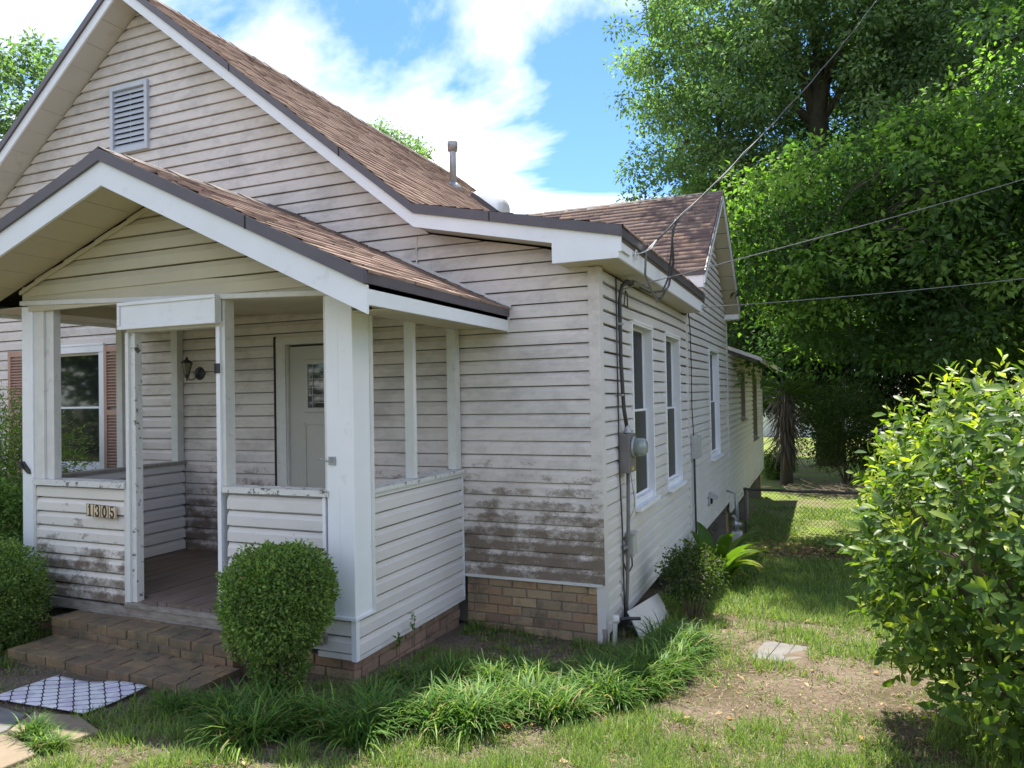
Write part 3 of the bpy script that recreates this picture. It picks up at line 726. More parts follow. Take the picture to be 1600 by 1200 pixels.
# sill board under the door and skirt along the front
MB().box(-3.26, -2.28, PY - .03, PY + .05, .405, .434).build('door_sill', 'sill_wood', HS)
MB().box(PX0 + .05, -1.425, PY - .018, PY + .004, .335, .404).build('skirt_board', 'sill_wood', HS)
MB().box(-3.75, -1.44, PY - .030, PY - .0185, .325, .350).build('skirt_trim', 'sill_wood', HS)
# half walls
hf = MB().box(-4.20, -3.256, PY + .051, PY + .060, .36, ZC - .05).build('half_wall', 'siding_porch', HS)
siding(hf, 'siding_porch', (0, PY + .02, 0), (1, 0, 0), (0, -1, 0), .412, 1.275, lambda z: -4.29, lambda z: -3.285, seed=21)
siding(hf, 'siding_porch', (0, PY + .09, 0), (1, 0, 0), (0, 1, 0), ZF, 1.275, lambda z: -4.29, lambda z: -3.26, seed=22)
MB().box(-4.30, -3.262, PY - .025, PY + .12, ZC - .04, ZC + .005).build('cap_board', 'cap', hf)
MB().box(-3.285, -3.256, PY - .003, PY + .02, .41, 1.288).build('end_trim', 'trim_dirty', hf)
MB().box(-4.315, -4.288, PY - .004, PY + .02, .41, 1.288).build('end_trim', 'trim_dirty', hf)
hf = MB().box(-2.285, -1.30, PY + .051, PY + .060, .36, ZC - .05).build('half_wall', 'siding_clean', HS)
siding(hf, 'siding_clean', (0, PY + .02, 0), (1, 0, 0), (0, -1, 0), .28, 1.28, lambda z: -2.275, lambda z: -1.43, seed=23)
siding(hf, 'siding_clean', (0, PY + .02, 0), (1, 0, 0), (0, -1, 0), .28, .483, lambda z: -1.43, lambda z: -1.235, seed=24)
siding(hf, 'siding_clean', (0, PY + .09, 0), (1, 0, 0), (0, 1, 0), ZF, 1.28, lambda z: -2.275, lambda z: -1.3, seed=25)
MB().box(-2.30, -1.395, PY - .02, PY + .12, ZC - .035, ZC + .005).build('cap_board', 'cap', hf)
MB().box(-1.452, -1.428, PY - .002, PY + .02, .50, 1.29).build('end_trim', 'trim', hf)
hf = MB().box(PX1 - .070, PX1 - .060, PY + .10, -.02, .26, ZC - .05).build('half_wall', 'siding_clean', HS)
siding(hf, 'siding_clean', (PX1 - .02, 0, 0), (0, 1, 0), (1, 0, 0), .265, .4879, lambda z: PY + .035, lambda z: -.028, wob=.004, seed=26)
siding(hf, 'siding_clean', (PX1 - .02, 0, 0), (0, 1, 0), (1, 0, 0), .488, 1.27, lambda z: PY + .225, lambda z: -.028, wob=.004, seed=30)
siding(hf, 'siding_clean', (PX1 - .11, 0, 0), (0, 1, 0), (-1, 0, 0), ZF, 1.27, lambda z: PY + .1, lambda z: -.03, seed=27)
MB().prism([(PX1 - .13, PY + .21, ZC - .03), (PX1 + .022, PY + .21, ZC - .03), (PX1 + .022, PY + .21, ZC - .002), (PX1 - .13, PY + .21, ZC + .006)], (0, -PY - .235, 0)).build('cap_board', 'cap', hf)
MB().box(PX1 - .018, PX1 + .004, PY + .235, -.028, 1.268, 1.296).build('cap_trim', 'trim_dirty', hf)
MB().box(PX1 - .02, PX1 + .004, -.026, -.022, .235, 1.30).build('end_trim', 'trim', hf)
MB().box(PX1 - .02, PX1 + .006, PY + .035, -.028, .238, .264).build('starter_strip', 'trim_dirty', hf)
MB().box(PX1 - .035, PX1 + .003, PY - .003, PY + .035, .238, .500).build('corner_trim', 'trim', hf)
MB().box(PX1 - .3, PX1 - .036, PY - .004, PY + .02, .245, .279).build('starter_strip', 'trim_dirty', hf)
hf = MB().box(PX0 + .055, PX0 + .065, PY + .1, -.02, .26, ZC - .02).build('half_wall', 'siding_clean', HS)
siding(hf, 'siding_clean', (PX0 + .10, 0, 0), (0, 1, 0), (1, 0, 0), ZF, 1.31, lambda z: PY + .1, lambda z: -.03, seed=28)
siding(hf, 'siding_clean', (PX0 + .02, 0, 0), (0, 1, 0), (-1, 0, 0), .265, 1.31, lambda z: PY + .2, lambda z: -.03, seed=29)
MB().box(PX0 - .01, PX0 + .13, PY + .2, -.025, ZC - .02, ZC + .01).build('cap_board', 'wood_grey', hf)
# brick skirt below
PF = MB().box(PX0 + .1, PX1 - .06, PY + .062, -.03, -.1, .232).build('porch_foundation', 'mortar', HS)
brick_wall(PF, (PX1 - .045, 0, 0), (0, 1, 0), (1, 0, 0), PY + .045, -.03, -.02, .232, 'brick_red', 31)
brick_wall(PF, (0, PY + .045, 0), (1, 0, 0), (0, -1, 0), PX0 + .1, PX1 - .05, .0, .232, 'brick', 32)
# posts
def zbeam(x): return 2.765 - (x - PX0) * .043
def post(x0, x1, y0, y1, z0, z1, base=True):
    p = MB().box(x0, x1, y0, y1, z0, z1).build('porch_post', 'trim', HS, bevel=.006)
    if base:
        MB().box(x0 - .012, x1 + .012, y0 - .012, y1 + .012, z0 - .002, z0 + .022).build('base_trim', 'trim', p, bevel=.004)
        MB().box(x1 + .001, x1 + .016, y1 - .018, y1 + .006, z0 + .025, 2.6).build('edge_strip', 'paint_peel', p)
        MB().box(x0 - .020, x0 - .001, y0 + .01, y0 + .05, 1.33, z1).build('edge_strip', 'trim_dirty', p)
        for z in (.85, 1.9): MB().box(x0 + .1, x0 + .101, y0 - .0008, y0 + .001, z, z + .5).build('seam', 'trim_dirty', p)
    return p
post(-1.41, -1.198, PY - .004, PY + .205, .503, 2.64)
pl = post(PX0, -4.318, PY - .004, PY + .15, .30, 2.74, False)
MB().box(-4.317, -4.20, PY + .01, PY + .12, ZC + .006, 2.72).build('porch_stud', 'trim_dirty', HS)
MB().box(-4.199, -4.11, PY + .03, PY + .09, ZC + .006, 2.72).build('porch_stud', 'trim_dirty', HS)
# screen door frame and studs
MB().box(-3.255, -3.222, PY - .008, PY + .08, .436, 2.47).build('door_jamb', 'paint_peel', HS)
MB().box(-3.221, -3.175, PY + .012, PY + .075, .436, 2.468).build('door_jamb', 'cap', HS)
MB().box(-2.352, -2.318, PY - .008, PY + .08, .436, 2.47).build('door_jamb', 'trim', HS)
MB().box(-2.317, -2.285, PY + .01, PY + .10, 1.336, 2.66).build('door_jamb', 'trim_dirty', HS)
MB().box(-3.25, -2.30, PY + .0, PY + .09, 2.470, 2.505).build('door_head', 'trim_dirty', HS)
hb = MB(); hb.box(-3.268, -2.303, PY - .052, PY - .002, 2.488, 2.688); hb.build('header_panel', 'trim', HS, bevel=.003)
m = MB()
for (a, b, c, d) in ((-3.27, -2.30, 2.486, 2.512), (-3.27, -2.30, 2.664, 2.690), (-3.27, -3.244, 2.513, 2.663), (-2.326, -2.30, 2.513, 2.663)): m.box(a, b, PY - .066, PY - .0525, c, d)
m.build('header_moulding', 'trim', HS, bevel=.004)
for (y, w) in ((-.775, .045), (-.075, .09)):
    MB().box(PX1 - .085, PX1 - .01, y - w / 2, y + w / 2, ZC + .004, 2.62).build('porch_stud', 'paint_peel' if w < .06 else 'trim_dirty', HS)
MB().box(PX0 + .015, PX0 + .1, -.10, -.025, ZC + .012, 2.7).build('porch_stud', 'trim_dirty', HS)
MB().box(PX0 + .015, PX0 + .09, -.72, -.665, ZC + .012, 2.7).build('porch_stud', 'trim_dirty', HS)
# beam
def beam_bar(name, y0, y1, d0, d1, mat, x0=PX0, x1=PX1):
    MB().hexa([(x0, y0, zbeam(x0) + d0), (x1, y0, zbeam(x1) + d0), (x1, y1, zbeam(x1) + d0), (x0, y1, zbeam(x0) + d0), (x0, y0, zbeam(x0) + d1), (x1, y0, zbeam(x1) + d1), (x1, y1, zbeam(x1) + d1), (x0, y1, zbeam(x0) + d1)]).build(name, mat, HS)
beam_bar('porch_beam', PY + .005, PY + .13, -.015, .14, 'soffit')
beam_bar('beam_trim', PY - .018, PY + .004, -.012, .022, 'trim_dirty')
MB().box(PX1 - .125, PX1 - .005, PY + .14, -.02, 2.60, 2.74).build('porch_beam', 'soffit', HS)
MB().box(PX0 + .005, PX0 + .12, PY + .14, -.02, 2.70, 2.82).build('porch_beam', 'soffit', HS)
# porch gable siding
gb = MB().prism([(PX0, PY + .05, zbeam(PX0) + .0), (PX1, PY + .05, zbeam(PX1)), (PX1, PY + .05, ztp(PX1) - .22), (-2.9, PY + .05, ztp(-2.9) - .24), (PX0, PY + .05, ztp(PX0) - .22)], (0, .04, 0)).build('porch_gable', 'soffit', HS)
siding(gb, MT['soffit'], (0, PY + .012, 0), (1, 0, 0), (0, -1, 0), 2.69, 3.42, lambda z: -2.9 - (3.45 - z) / .36 if z > 2.9 else -4.36, lambda z: -2.9 + (3.45 - z) / .472 if z > 2.66 else -1.22, h=.127, seed=33)
# ceiling boards
y = PY + .135; i = 0
while y < -.05:
    MB().prism([(PX0 + .1, y, 2.80), (PX1 - .1, y, 2.675), (PX1 - .1, y + .098, 2.675), (PX0 + .1, y + .098, 2.80)], (0, 0, .01)).build('ceiling_board', 'soffit', HS); y += .1
# roof
PL_, PR_ = [(PE0, ztp(PE0)), (-2.9, 3.67)], [(-2.9, 3.67), (PE1, ztp(PE1))]
mb = MB(); ramp_slab(mb, PL_, PYF + .02, -.005, .012, .10); ramp_slab(mb, PR_, PYF + .02, -.005, .012, .10)
PR = mb.build('porch_roof', 'deck', HS)
shingles(PR, (PE1, PYF - .012, ztp(PE1)), (0, 1, 0), Vector((-1, 0, .472)).normalized(), lambda v: 0, lambda v: 2.045, 2.14 * math.hypot(1, .472), 41, PAL)
shingles(PR, (PE0, PYF - .012, ztp(PE0)), (0, 1, 0), Vector((1, 0, .36)).normalized(), lambda v: 0, lambda v: 2.045, 2.15 * math.hypot(1, .36), 42, PAL)
for i in range(11):
    y = PYF - .015 + i * .185; e = .013 + .004 * (i % 2)
    MB().prism([(-3.05, y, ztp(-3.05) + e), (-2.9, y, 3.67 + e + .008), (-2.75, y, ztp(-2.75) + e), (-2.75, y, ztp(-2.75) + e - .008), (-2.9, y, 3.67 + e), (-3.05, y, ztp(-3.05) + e - .008)], (0, .22, -.006)).build('ridge_cap', 'deck', PR)
rake(PR, PL_, PYF - .022, 'drip_edge', 'drip', -.004, .078, .045); rake(PR, PR_, PYF - .022, 'drip_edge', 'drip', -.004, .078, .045)
rake(PR, PL_, PYF, 'fascia', 'trim', .077, .245, .0195); rake(PR, PR_, PYF, 'fascia', 'trim', .077, .245, .0195)
for x in (-1.62,): MB().box(x - .004, x + .004, PYF - .026, PYF - .02, ztp(x) - .08, ztp(x) + .004).build('edge_joint', 'dark', PR)
MB().box(PE1 - .02, PE1, PYF + .0197, -.01, ztp(PE1) - .19, ztp(PE1) - .07).build('eave_fascia', 'trim', PR)
MB().prism([(PE1 - .012, PYF - .02, ztp(PE1) - .075), (PE1 + .012, PYF - .02, ztp(PE1) - .072), (PE1 + .012, PYF - .02, ztp(PE1) + .006), (PE1 - .012, PYF - .02, ztp(PE1) + .008)], (0, 2.05, 0)).build('drip_edge', 'drip', PR)
MB().box(PE0, PE0 + .02, PYF + .0197, -.02, ztp(PE0) - .19, ztp(PE0) - .07).build('eave_fascia', 'trim', PR)
soffit_rake(PR, [(PE0 + .02, ztp(PE0 + .02)), (-2.9, 3.67)], PYF + .02, PY, .205, .26); soffit_rake(PR, [(-2.9, 3.67), (PE1 - .02, ztp(PE1 - .02))], PYF + .02, PY, .205, .26)
for (xa, xb, zz_, dd) in ((PX1 - .01, PE1 - .02, ztp(PE1) - .16, 1), (PE0 + .02, PX0 + .01, ztp(PE0) - .16, 0)):
    y = PY + .002
    while y < -.05:
        MB().box(xa, xb, y, min(y + .296, -.02), zz_, zz_ + .008).build('soffit_panel', 'soffit', PR); y += .30
# soffit J-channel along the gable wall
MB().prism([(-2.9, PY - .022, 3.40), (PX0, PY - .022, ztp(PX0) - .275), (PX0, PY - .022, ztp(PX0) - .245), (-2.9, PY - .022, 3.43)], (0, .012, 0)).build('channel_trim', 'soffit', PR)
# pale flashing where the porch roof meets the wall
MB().prism([(-1.9, -.032, ztp(-1.9) + .012), (PE1 + .03, -.032, ztp(PE1) - .004), (PE1 + .03, -.032, ztp(PE1) + .022), (-1.9, -.032, ztp(-1.9) + .04)], (0, .012, 0)).build('flashing', 'trim_dirty', PR)
MB().box(PE1 - .012, PE1 + .01, -.034, -.012, ztp(PE1) - .2, ztp(PE1) - .0).build('eave_end', 'trim_dirty', PR)

# ================================================================== STEPS, MAT, PATH
ST = thing('brick_steps', 'two worn mossy brick steps leading up to the porch doorway', 'steps', (-2.8, -1.9, .12))
ST.rotation_euler = (0, 0, -.035)
rg = random.Random(5)
def step(x0, x1, y0, y1, z0, z1):
    core = MB().box(x0 + .012, x1 - .012, y0 + .012, y1, z0, z1 - .012).build('step_core', 'mortar', ST)
    w = .098; hgt = .062
    x = x0
    while x < x1 - .02:       # rowlock front edge: bricks on end, showing header faces
        e = min(x + .205, x1); j = rg.uniform(-.004, .004)
        MB().box(x + .004, e - .004, y0 + j, y0 + .1, z1 - hgt, z1 + rg.uniform(-.003, .003)).build('brick', 'brick_step', core, bevel=.005); x += .209
    x = x0
    y = y0 + .104
    r = 0
    while y < y1 - .03:
        x = x0 - (.1 if r % 2 else 0)
        while x < x1 - .03:
            a, b = max(x, x0), min(x + .203, x1)
            if b - a > .04: MB().box(a + .003, b - .003, y, min(y + .098, y1), z1 - .05, z1 + rg.uniform(-.003, .002)).build('brick', 'brick_step', core, bevel=.004)
            x += .207
        y += .103; r += 1
    z = z1 - hgt - .008; r = 0
    while z - .06 > z0 - .03:
        x = x0 - (.1 if r % 2 == 0 else 0)
        while x < x1 - .03:
            a, b = max(x, x0), min(x + .205, x1)
            if b - a > .04: MB().box(a + .004, b - .004, y0 + rg.uniform(0, .006), y0 + .09, z - .06, z).build('brick', 'brick_step', core, bevel=.004)
            x += .209
        z -= .068; r += 1
    return core
step(-.98, .86, .05, .31, -.1, .215)        # upper (local coordinates)
step(-.90, .93, -.31, .045, -.1, .105)        # lower

def mat_material():
    m, t, b, o = newmat('doormat_print'); b.inputs['Roughness'].default_value = .9
    tcn = t.nodes.new('ShaderNodeTexCoord'); s = t.nodes.new('ShaderNodeSeparateXYZ'); t.links.new(tcn.outputs['Object'], s.inputs[0])
    u, v_ = s.outputs['X'], s.outputs['Y']
    S, P = .125, .105
    c = math_(t, 'MULTIPLY', math_(t, 'COSINE', math_(t, 'MULTIPLY', v_, 2 * math.pi / P)), S * .22)
    def dist(e):
        f = math_(t, 'FRACT', math_(t, 'ADD', math_(t, 'DIVIDE', e, S), 100.5)); return math_(t, 'MULTIPLY', math_(t, 'ABSOLUTE', math_(t, 'SUBTRACT', f, .5)), S)
    d = math_(t, 'MINIMUM', dist(math_(t, 'SUBTRACT', u, c)), dist(math_(t, 'ADD', math_(t, 'SUBTRACT', u, S / 2), c)))
    line = math_(t, 'LESS_THAN', d, .0062)
    vo = nn(t, 'ShaderNodeTexVoronoi', Scale=9.0); t.links.new(tcn.outputs['Object'], vo.inputs['Vector'])
    sp = t.nodes.new('ShaderNodeSeparateColor'); t.links.new(vo.outputs['Color'], sp.inputs[0])
    cell = ramp(t, sp.outputs[0], [(.0, (.78, .76, .76)), (.5, (.78, .76, .75)), (.62, (.60, .55, .66)), (.75, (.74, .68, .70)), (1, (.56, .51, .63))])
    cell = mixc(t, math_(t, 'MULTIPLY', noise(t, tcn.outputs['Object'], 60, 4), .25), cell, (.35, .33, .33))
    cell = mixc(t, ramp(t, noise(t, tcn.outputs['Object'], 7, 7, .7), [(.50, 0.0), (.76, .5)]), cell, (.34, .30, .24))
    t.links.new(mixc(t, line, cell, (.03, .028, .035)), b.inputs['Base Color'])
    bump(t, b, noise(t, tcn.outputs['Object'], 300, 2), .5, .002)
    return m
MT['mat'] = mat_material()
vs = []; fs = []; nu, nv = 20, 12
for i in range(nu + 1):
    for j in range(nv + 1):
        a, b = i / nu - .5, j / nv - .5; z = .012 + .018 * max(0, a + b - .45) * 2 + .01 * math.sin(a * 7) * (b + .5) + .03 * max(0, abs(b) - .40) * (1 if a > 0 else 0)
        vs.append((a * .74, b * .44, z))
for i in range(nu):
    for j in range(nv): fs.append((i * (nv + 1) + j, (i + 1) * (nv + 1) + j, (i + 1) * (nv + 1) + j + 1, i * (nv + 1) + j + 1))
n0 = len(vs)
mm = MB().add(vs, fs)
dm = mm.build('doormat', 'mat', None, True)
sd = dm.modifiers.new('solid', 'SOLIDIFY'); sd.thickness = .006; sd.offset = -1
dm.location = (-2.62, -2.50, G(-2.62, -2.50) + .008); dm.rotation_euler = (-.07, 0, .06)
tag(dm, 'lavender and white doormat with dark trellis pattern lying before the brick steps', 'doormat')

path = MB().box(-3.6, -2.1, -4.2, -2.78, .05, .08).build('path', 'mortar', None, kind='structure')
def flag(poly, th=.05, mat='stone'):
    c = np.mean(poly, axis=0)
    top = [(x, y, G(x, y) * .3 + .7 * G(*c) + .022) for x, y in poly]
    MB().prism(top, (0, 0, -th)).build('flagstone', mat, path, bevel=.008)
flag([(-2.50, -2.80), (-2.22, -2.74), (-1.93, -2.83), (-1.97, -2.98), (-2.12, -3.04), (-2.38, -3.02)])
flag([(-2.36, -3.06), (-2.10, -3.08), (-1.98, -3.14), (-1.99, -3.36), (-2.26, -3.40)])
flag([(-2.78, -2.80), (-2.53, -2.82), (-2.42, -3.0), (-2.44, -3.10), (-2.74, -3.12)], mat='concrete')
flag([(-2.80, -3.17), (-2.44, -3.14), (-2.32, -3.42), (-2.75, -3.6)])
flag([(-3.15, -2.8), (-2.84, -2.8), (-2.82, -3.12), (-3.2, -3.2)], mat='concrete')
flag([(-2.2, -3.46), (-1.92, -3.42), (-1.9, -3.75), (-2.3, -3.8)])

pv = thing('concrete_paver', 'flat grey concrete paver half sunk in the thin lawn', 'paver', (1.27, .38, G(1.27, .38)))
for i in range(3):
    MB().box(-.17 + i * .112, -.17 + i * .112 + .109, -.31, .31, -.05, .006 - .001 * i).build('slab', 'concrete', pv, bevel=.006)
pv.rotation_euler = (-.09, 0, -.12)

# ================================================================== FITTINGS ON THE HOUSE
# house number tiles
hn = thing('house_number', 'cream tile house number 1305 on the porch half wall', 'house number', (-3.50, PY - .02, 1.112))
MT['tile'] = simple('number_tile', (.72, .60, .42), (.66, .52, .36), 14, .35, .05)
MT['digit'] = simple('digit_brown', (.045, .022, .012), (.06, .03, .015), 10, .4, 0)
def arc(cx, cy, rx, ry, a0, a1, n=14): return [(cx + rx * math.cos(R_(a0 + (a1 - a0) * i / n)), cy + ry * math.sin(R_(a0 + (a1 - a0) * i / n))) for i in range(n + 1)]
GL = {'1': [([(0, -.46), (0, .46)], .085), ([(-.17, -.44), (.17, -.44)], .05), ([(-.19, .22), (-.10, .27), (0, .42)], .05)],
      '3': [(arc(0, .22, .17, .22, 170, -80), .075), (arc(0, -.20, .20, .24, 80, -170), .085), ([(-.19, -.14), (-.19, -.22)], .06), ([(-.16, .26), (-.16, .20)], .055)],
      '0': [(arc(0, 0, .19, .42, 90, 270), .085), (arc(0, 0, .19, .42, 90, -90), .085)],
      '5': [([(-.15, .44), (.17, .44)], .065), ([(-.15, .44), (-.15, .04)], .05), (arc(-.01, -.17, .19, .26, 130, -165), .085), ([(-.19, -.22), (-.19, -.14)], .055)]}
for i, ch in enumerate('1305'):
    tx = (i - 1.5) * .0805; tz = .002 * (i - 1.5) * -1.5
    tl = MB().box(tx - .038, tx + .038, -.012, 0, -.048 + tz, .048 + tz).build('number_tile', 'tile', hn, bevel=.004)
    g = MB()
    for pts, w in GL[ch]:
        for k in range(len(pts) - 1):
            a = Vector((pts[k][0], 0, pts[k][1])) * .092; b = Vector((pts[k + 1][0], 0, pts[k + 1][1])) * .092; d = (b - a)
            if d.length < 1e-6: continue
            n_ = Vector((-d.z, 0, d.x)).normalized() * w * .046 * 2.1; e_ = d.normalized() * .0015
            P4 = [a - e_ + n_, a - e_ - n_, b + e_ - n_, b + e_ + n_]
            g.add([(tx + p.x, -.0125 - .0002 * (k % 3), tz + p.z) for p in P4], [(0, 1, 2, 3)])
    g.build('digit', 'digit', tl)
    rm = MB()
    for (a, b, c, d) in ((-.038, .038, -.048, -.044), (-.038, .038, .044, .048), (-.038, -.0355, -.0439, .0439), (.0355, .038, -.0439, .0439)): rm.box(tx + a, tx + b, -.0126, -.0118, c + tz, d + tz)
    rm.build('tile_rim', 'digit', tl)

# lantern by the porch corner
wl = LN = thing('wall_lantern', 'dark carriage lantern with round back plate on the porch wall by the corner', 'lantern', (-4.13, -.02, 2.22))
MB().lathe((0, 0, 0), (0, -1, 0), [(.10, 0), (.10, .008), (.085, .02), (.06, .022), (.055, .035), (0, .04)], 20).build('back_plate', 'black', wl, True)
MB().tube([(0, -.03, 0), (-.03, -.09, -.09), (-.05, -.15, -.10), (-.06, -.19, -.04)], .009, 8).build('arm', 'black', wl, True)
MT['lamp_glass'] = simple('lantern_glass', (.16, .16, .10), (.2, .2, .13), 6, .15, 0)
ln = MB().lathe((-.06, -.19, -.02), (0, 0, 1), [(.035, 0), (.075, .17)], 6).build('glass', 'lamp_glass', wl)
MB().lathe((-.06, -.19, -.02), (0, 0, 1), [(0, .27), (.015, .26), (.02, .23), (.06, .205), (.092, .172), (.085, .168), (0, .168)], 12).build('cap', 'black', wl)
MB().lathe((-.06, -.19, -.02), (0, 0, 1), [(0, -.10), (.012, -.09), (.01, -.06), (.03, -.03), (.042, .0), (0, .0)], 10).build('finial', 'black', wl)
m = MB()
for k in range(6):
    a = 2 * math.pi * k / 6; m.tube([(-.06 + .036 * math.cos(a), -.19 + .036 * math.sin(a), -.02), (-.06 + .077 * math.cos(a), -.19 + .077 * math.sin(a), .152)], .004, 5)
m.build('rib', 'black', wl)

LN.scale = (.66, .66, .66)
# hasp, hinge and bracket on the porch woodwork
hp = thing('hasp', 'small rusty hasp latch on the wide white porch post', 'latch', (-1.385, PY - .006, 1.53))
m = MB(); m.box(-.005, .05, -.006, 0, -.025, .03); m.build('plate', 'galv', hp)
MB().tube([(.0, -.01, .0), (-.04, -.02, .012), (-.075, -.015, .015), (-.085, -.01, .01)], .006, 6).build('hook', 'galv', hp)
MB().tube([(.02, -.006, 0), (.02, -.03, 0), (.02, -.03, .02), (.02, -.006, .02)], .004, 6).build('staple', 'galv', hp)
hg = thing('strap_hinge', 'black strap hinge on the white screen door jamb', 'hinge', (-2.335, PY - .009, 2.17))
MB().box(-.02, .022, -.006, 0, -.035, .035).build('leaf_plate', 'black', hg); MB().lathe((-.02, -.006, -.035), (0, 0, 1), [(.007, 0), (.007, .07)], 8).build('knuckle', 'black', hg)
bk = thing('black_bracket', 'black metal bracket fixed low on the left porch post', 'bracket', (-4.40, PY - .006, 1.42))
MB().prism([(-.05, 0, .05), (-.02, 0, .055), (.05, 0, -.01), (.06, 0, -.045), (.03, 0, -.045), (-.045, 0, .01)], (0, -.012, 0)).build('arm_plate', 'black', bk)
MB().prism([(-.06, -.014, .06), (-.03, -.014, .045), (.0, -.014, .0), (-.03, -.014, .005)], (0, -.02, 0)).build('lever', 'black', bk)

# electric meter
em = thing('electric_meter', 'brown electric meter box with round glass meter on the side wall', 'electric meter', (.02, .60, 1.27))
MB().box(0, .085, -.115, .115, 0, .33).build('box', 'meterbox', em, bevel=.006)
MB().box(.0855, .090, -.10, .10, .01, .20).build('cover', 'meterbox', em, bevel=.002)
MB().box(.0905, .0915, -.06, .02, .02, .05).build('warning_label', simple('yellow_label', (.55, .42, .05), (.5, .38, .05), 5, .5, 0), em)
MB().lathe((.086, 0, .215), (1, 0, 0), [(.088, 0), (.092, .006), (.092, .022), (.080, .026)], 24).build('ring', 'galv', em, True)
MT['meter_glass'] = simple('meter_glass', (.20, .24, .22), (.30, .34, .32), 14, .06, 0, spec=.9)
MB().lathe((.112, 0, .215), (1, 0, 0), [(.078, 0), (.077, .06), (.070, .085), (.05, .098), (0, .10)], 24).build('glass_dome', 'meter_glass', em, True)
MB().lathe((.105, 0, .215), (1, 0, 0), [(.03, 0), (.03, .02)], 8).build('register', 'black', em)
MB().lathe((.05, -.02, .33), (0, 0, 1), [(.035, 0), (.04, .012), (.028, .03), (.022, .06), (.022, .07)], 12).build('hub', 'galv', em, True)
cd = thing('service_conduit', 'dark service conduit running up beside the meter to the eave', 'conduit', (.045, .52, .02))
MB().tube([(.02, .06, 1.63), (.012, .0, 1.8), (.0, -.02, 2.2), (.0, -.02, 2.72), (.02, -.02, 2.82), (.06, .0, 2.87), (.10, .06, 2.86)], .017, 8).build('upper_pipe', 'cable', cd, True)
MB().tube([(.02, .07, 1.26), (.02, .05, .9), (.015, .02, .5), (.01, .0, .28), (-.005, -.01, .0)], .016, 8).build('lower_pipe', 'cable_grey', cd, True)
MB().tube([(-.012, -.08, 2.9), (-.012, -.09, 2.2), (-.014, -.085, 1.3), (-.012, -.04, .8), (-.012, -.025, .45), (-.012, -.02, .02)], .007, 6).build('ground_wire', 'cable', cd, True)
MB().tube([(.03, .1, 1.27), (.04, .2, 1.0), (.03, .22, .92), (.02, .1, .85)], .003, 5).build('thin_wire', 'cable_grey', cd)
for z in (.62, 1.9, 2.5): MB().box(-.028, .022, -.05 if z > 1 else -.03, .012 if z > 1 else .05, z, z + .018).build('clamp', 'galv', cd)

ob = thing('outlet_box', 'small pale outlet box with looped cable low on the side wall', 'outlet box', (.02, .68, .56))
MB().box(0, .075, -.06, .06, 0, .17).build('box', 'plastic', ob, bevel=.008); MB().box(.0, .09, -.066, .066, .171, .19).build('lid', 'plastic', ob, bevel=.006)
MB().lathe((.04, 0, -.03), (0, 0, 1), [(.02, 0), (.025, .03)], 10).build('collar', 'plastic', ob)
MB().tube([(.04, 0, -.02), (.045, -.01, -.10), (.03, -.05, -.14), (.01, -.10, -.12), (.005, -.13, -.06)], .007, 6).build('cable_loop', 'cable', ob, True)

ub = thing('utility_box', 'grey telephone junction box between the two middle side windows', 'utility box', (.02, 4.25, 1.08))
MB().box(0, .085, -.13, .13, 0, .30).build('box', 'plastic', ub, bevel=.01); MB().box(.0855, .10, -.125, .125, .005, .295).build('cover', 'plastic', ub, bevel=.008)
MB().tube([(.03, -.06, 0), (.028, -.05, -.3), (.026, -.02, -.75), (.024, .02, -1.3)], .013, 6).build('drop_cable', 'cable', ub, True)
MB().tube([(.03, -.08, .30), (.022, -.12, .7), (.024, -.10, 1.2), (.022, -.13, 1.7), (.03, -.30, 1.95), (.2, -.48, 2.0)], .007, 6).build('riser_cable', 'cable', ub, True)
MB().tube([(.02, .03, 0), (.022, .03, -.9), (.022, .03, -1.3)], .010, 6).build('green_pipe', simple('green_pipe', (.12, .2, .19), (.15, .24, .22), 6, .5, 0), ub)

# overhead cables
def sag(a, b, s, n=24):
    a, b = Vector(a), Vector(b)
    return [a + (b - a) * (i / n) - Vector((0, 0, s * 4 * (i / n) * (1 - i / n))) for i in range(n + 1)]
sd_ = thing('service_drop', 'thick twisted power cable rising from the eave towards the tree', 'cable', (.27, .12, 3.02))
L0 = Vector((.27, .12, 3.02))
def loc(pts): return [Vector(p) - L0 for p in pts]
main = sag((.36, .55, 3.22), (3.55, 13.6, 11.9), .25)
MB().tube(loc(main), .0065, 6).build('messenger', 'cable', sd_, True)
tw = [p + Vector((.012 * math.cos(i * 2.1), .0, .012 * math.sin(i * 2.1))) for i, p in enumerate(main)]
MB().tube(loc(tw), .007, 6).build('insulated_wire', 'cable', sd_, True)
MB().tube(loc([(.26, .13, 3.03), (.31, .22, 3.06), (.34, .4, 3.12), (.36, .55, 3.22)]), .006, 5).build('tie_wire', 'galv', sd_)
ringp = [(.275 + .0, .16 + .035 * math.cos(a), 3.035 + .035 * math.sin(a)) for a in np.linspace(0, 2 * math.pi, 17)]
MB().tube(loc(ringp), .007, 6).build('ring_insulator', 'pvc', sd_, True)
MB().tube(loc([(.36, .56, 3.22), (.30, .40, 3.10), (.285, .42, 2.92), (.30, .60, 2.80), (.29, .86, 2.74), (.27, .95, 2.80), (.24, .85, 2.86), (.15, .62, 2.90), (.06, .50, 2.86)]), .010, 6).build('drip_loop', 'cable_grey', sd_, True)
MB().tube(loc([(.45, .95, 3.47), (.42, .92, 3.30), (.38, 1.18, 3.13), (.33, 1.20, 2.93), (.29, 1.05, 2.80), (.28, .86, 2.77), (.27, .80, 2.80)]), .011, 6).build('drip_loop', 'cable', sd_, True)
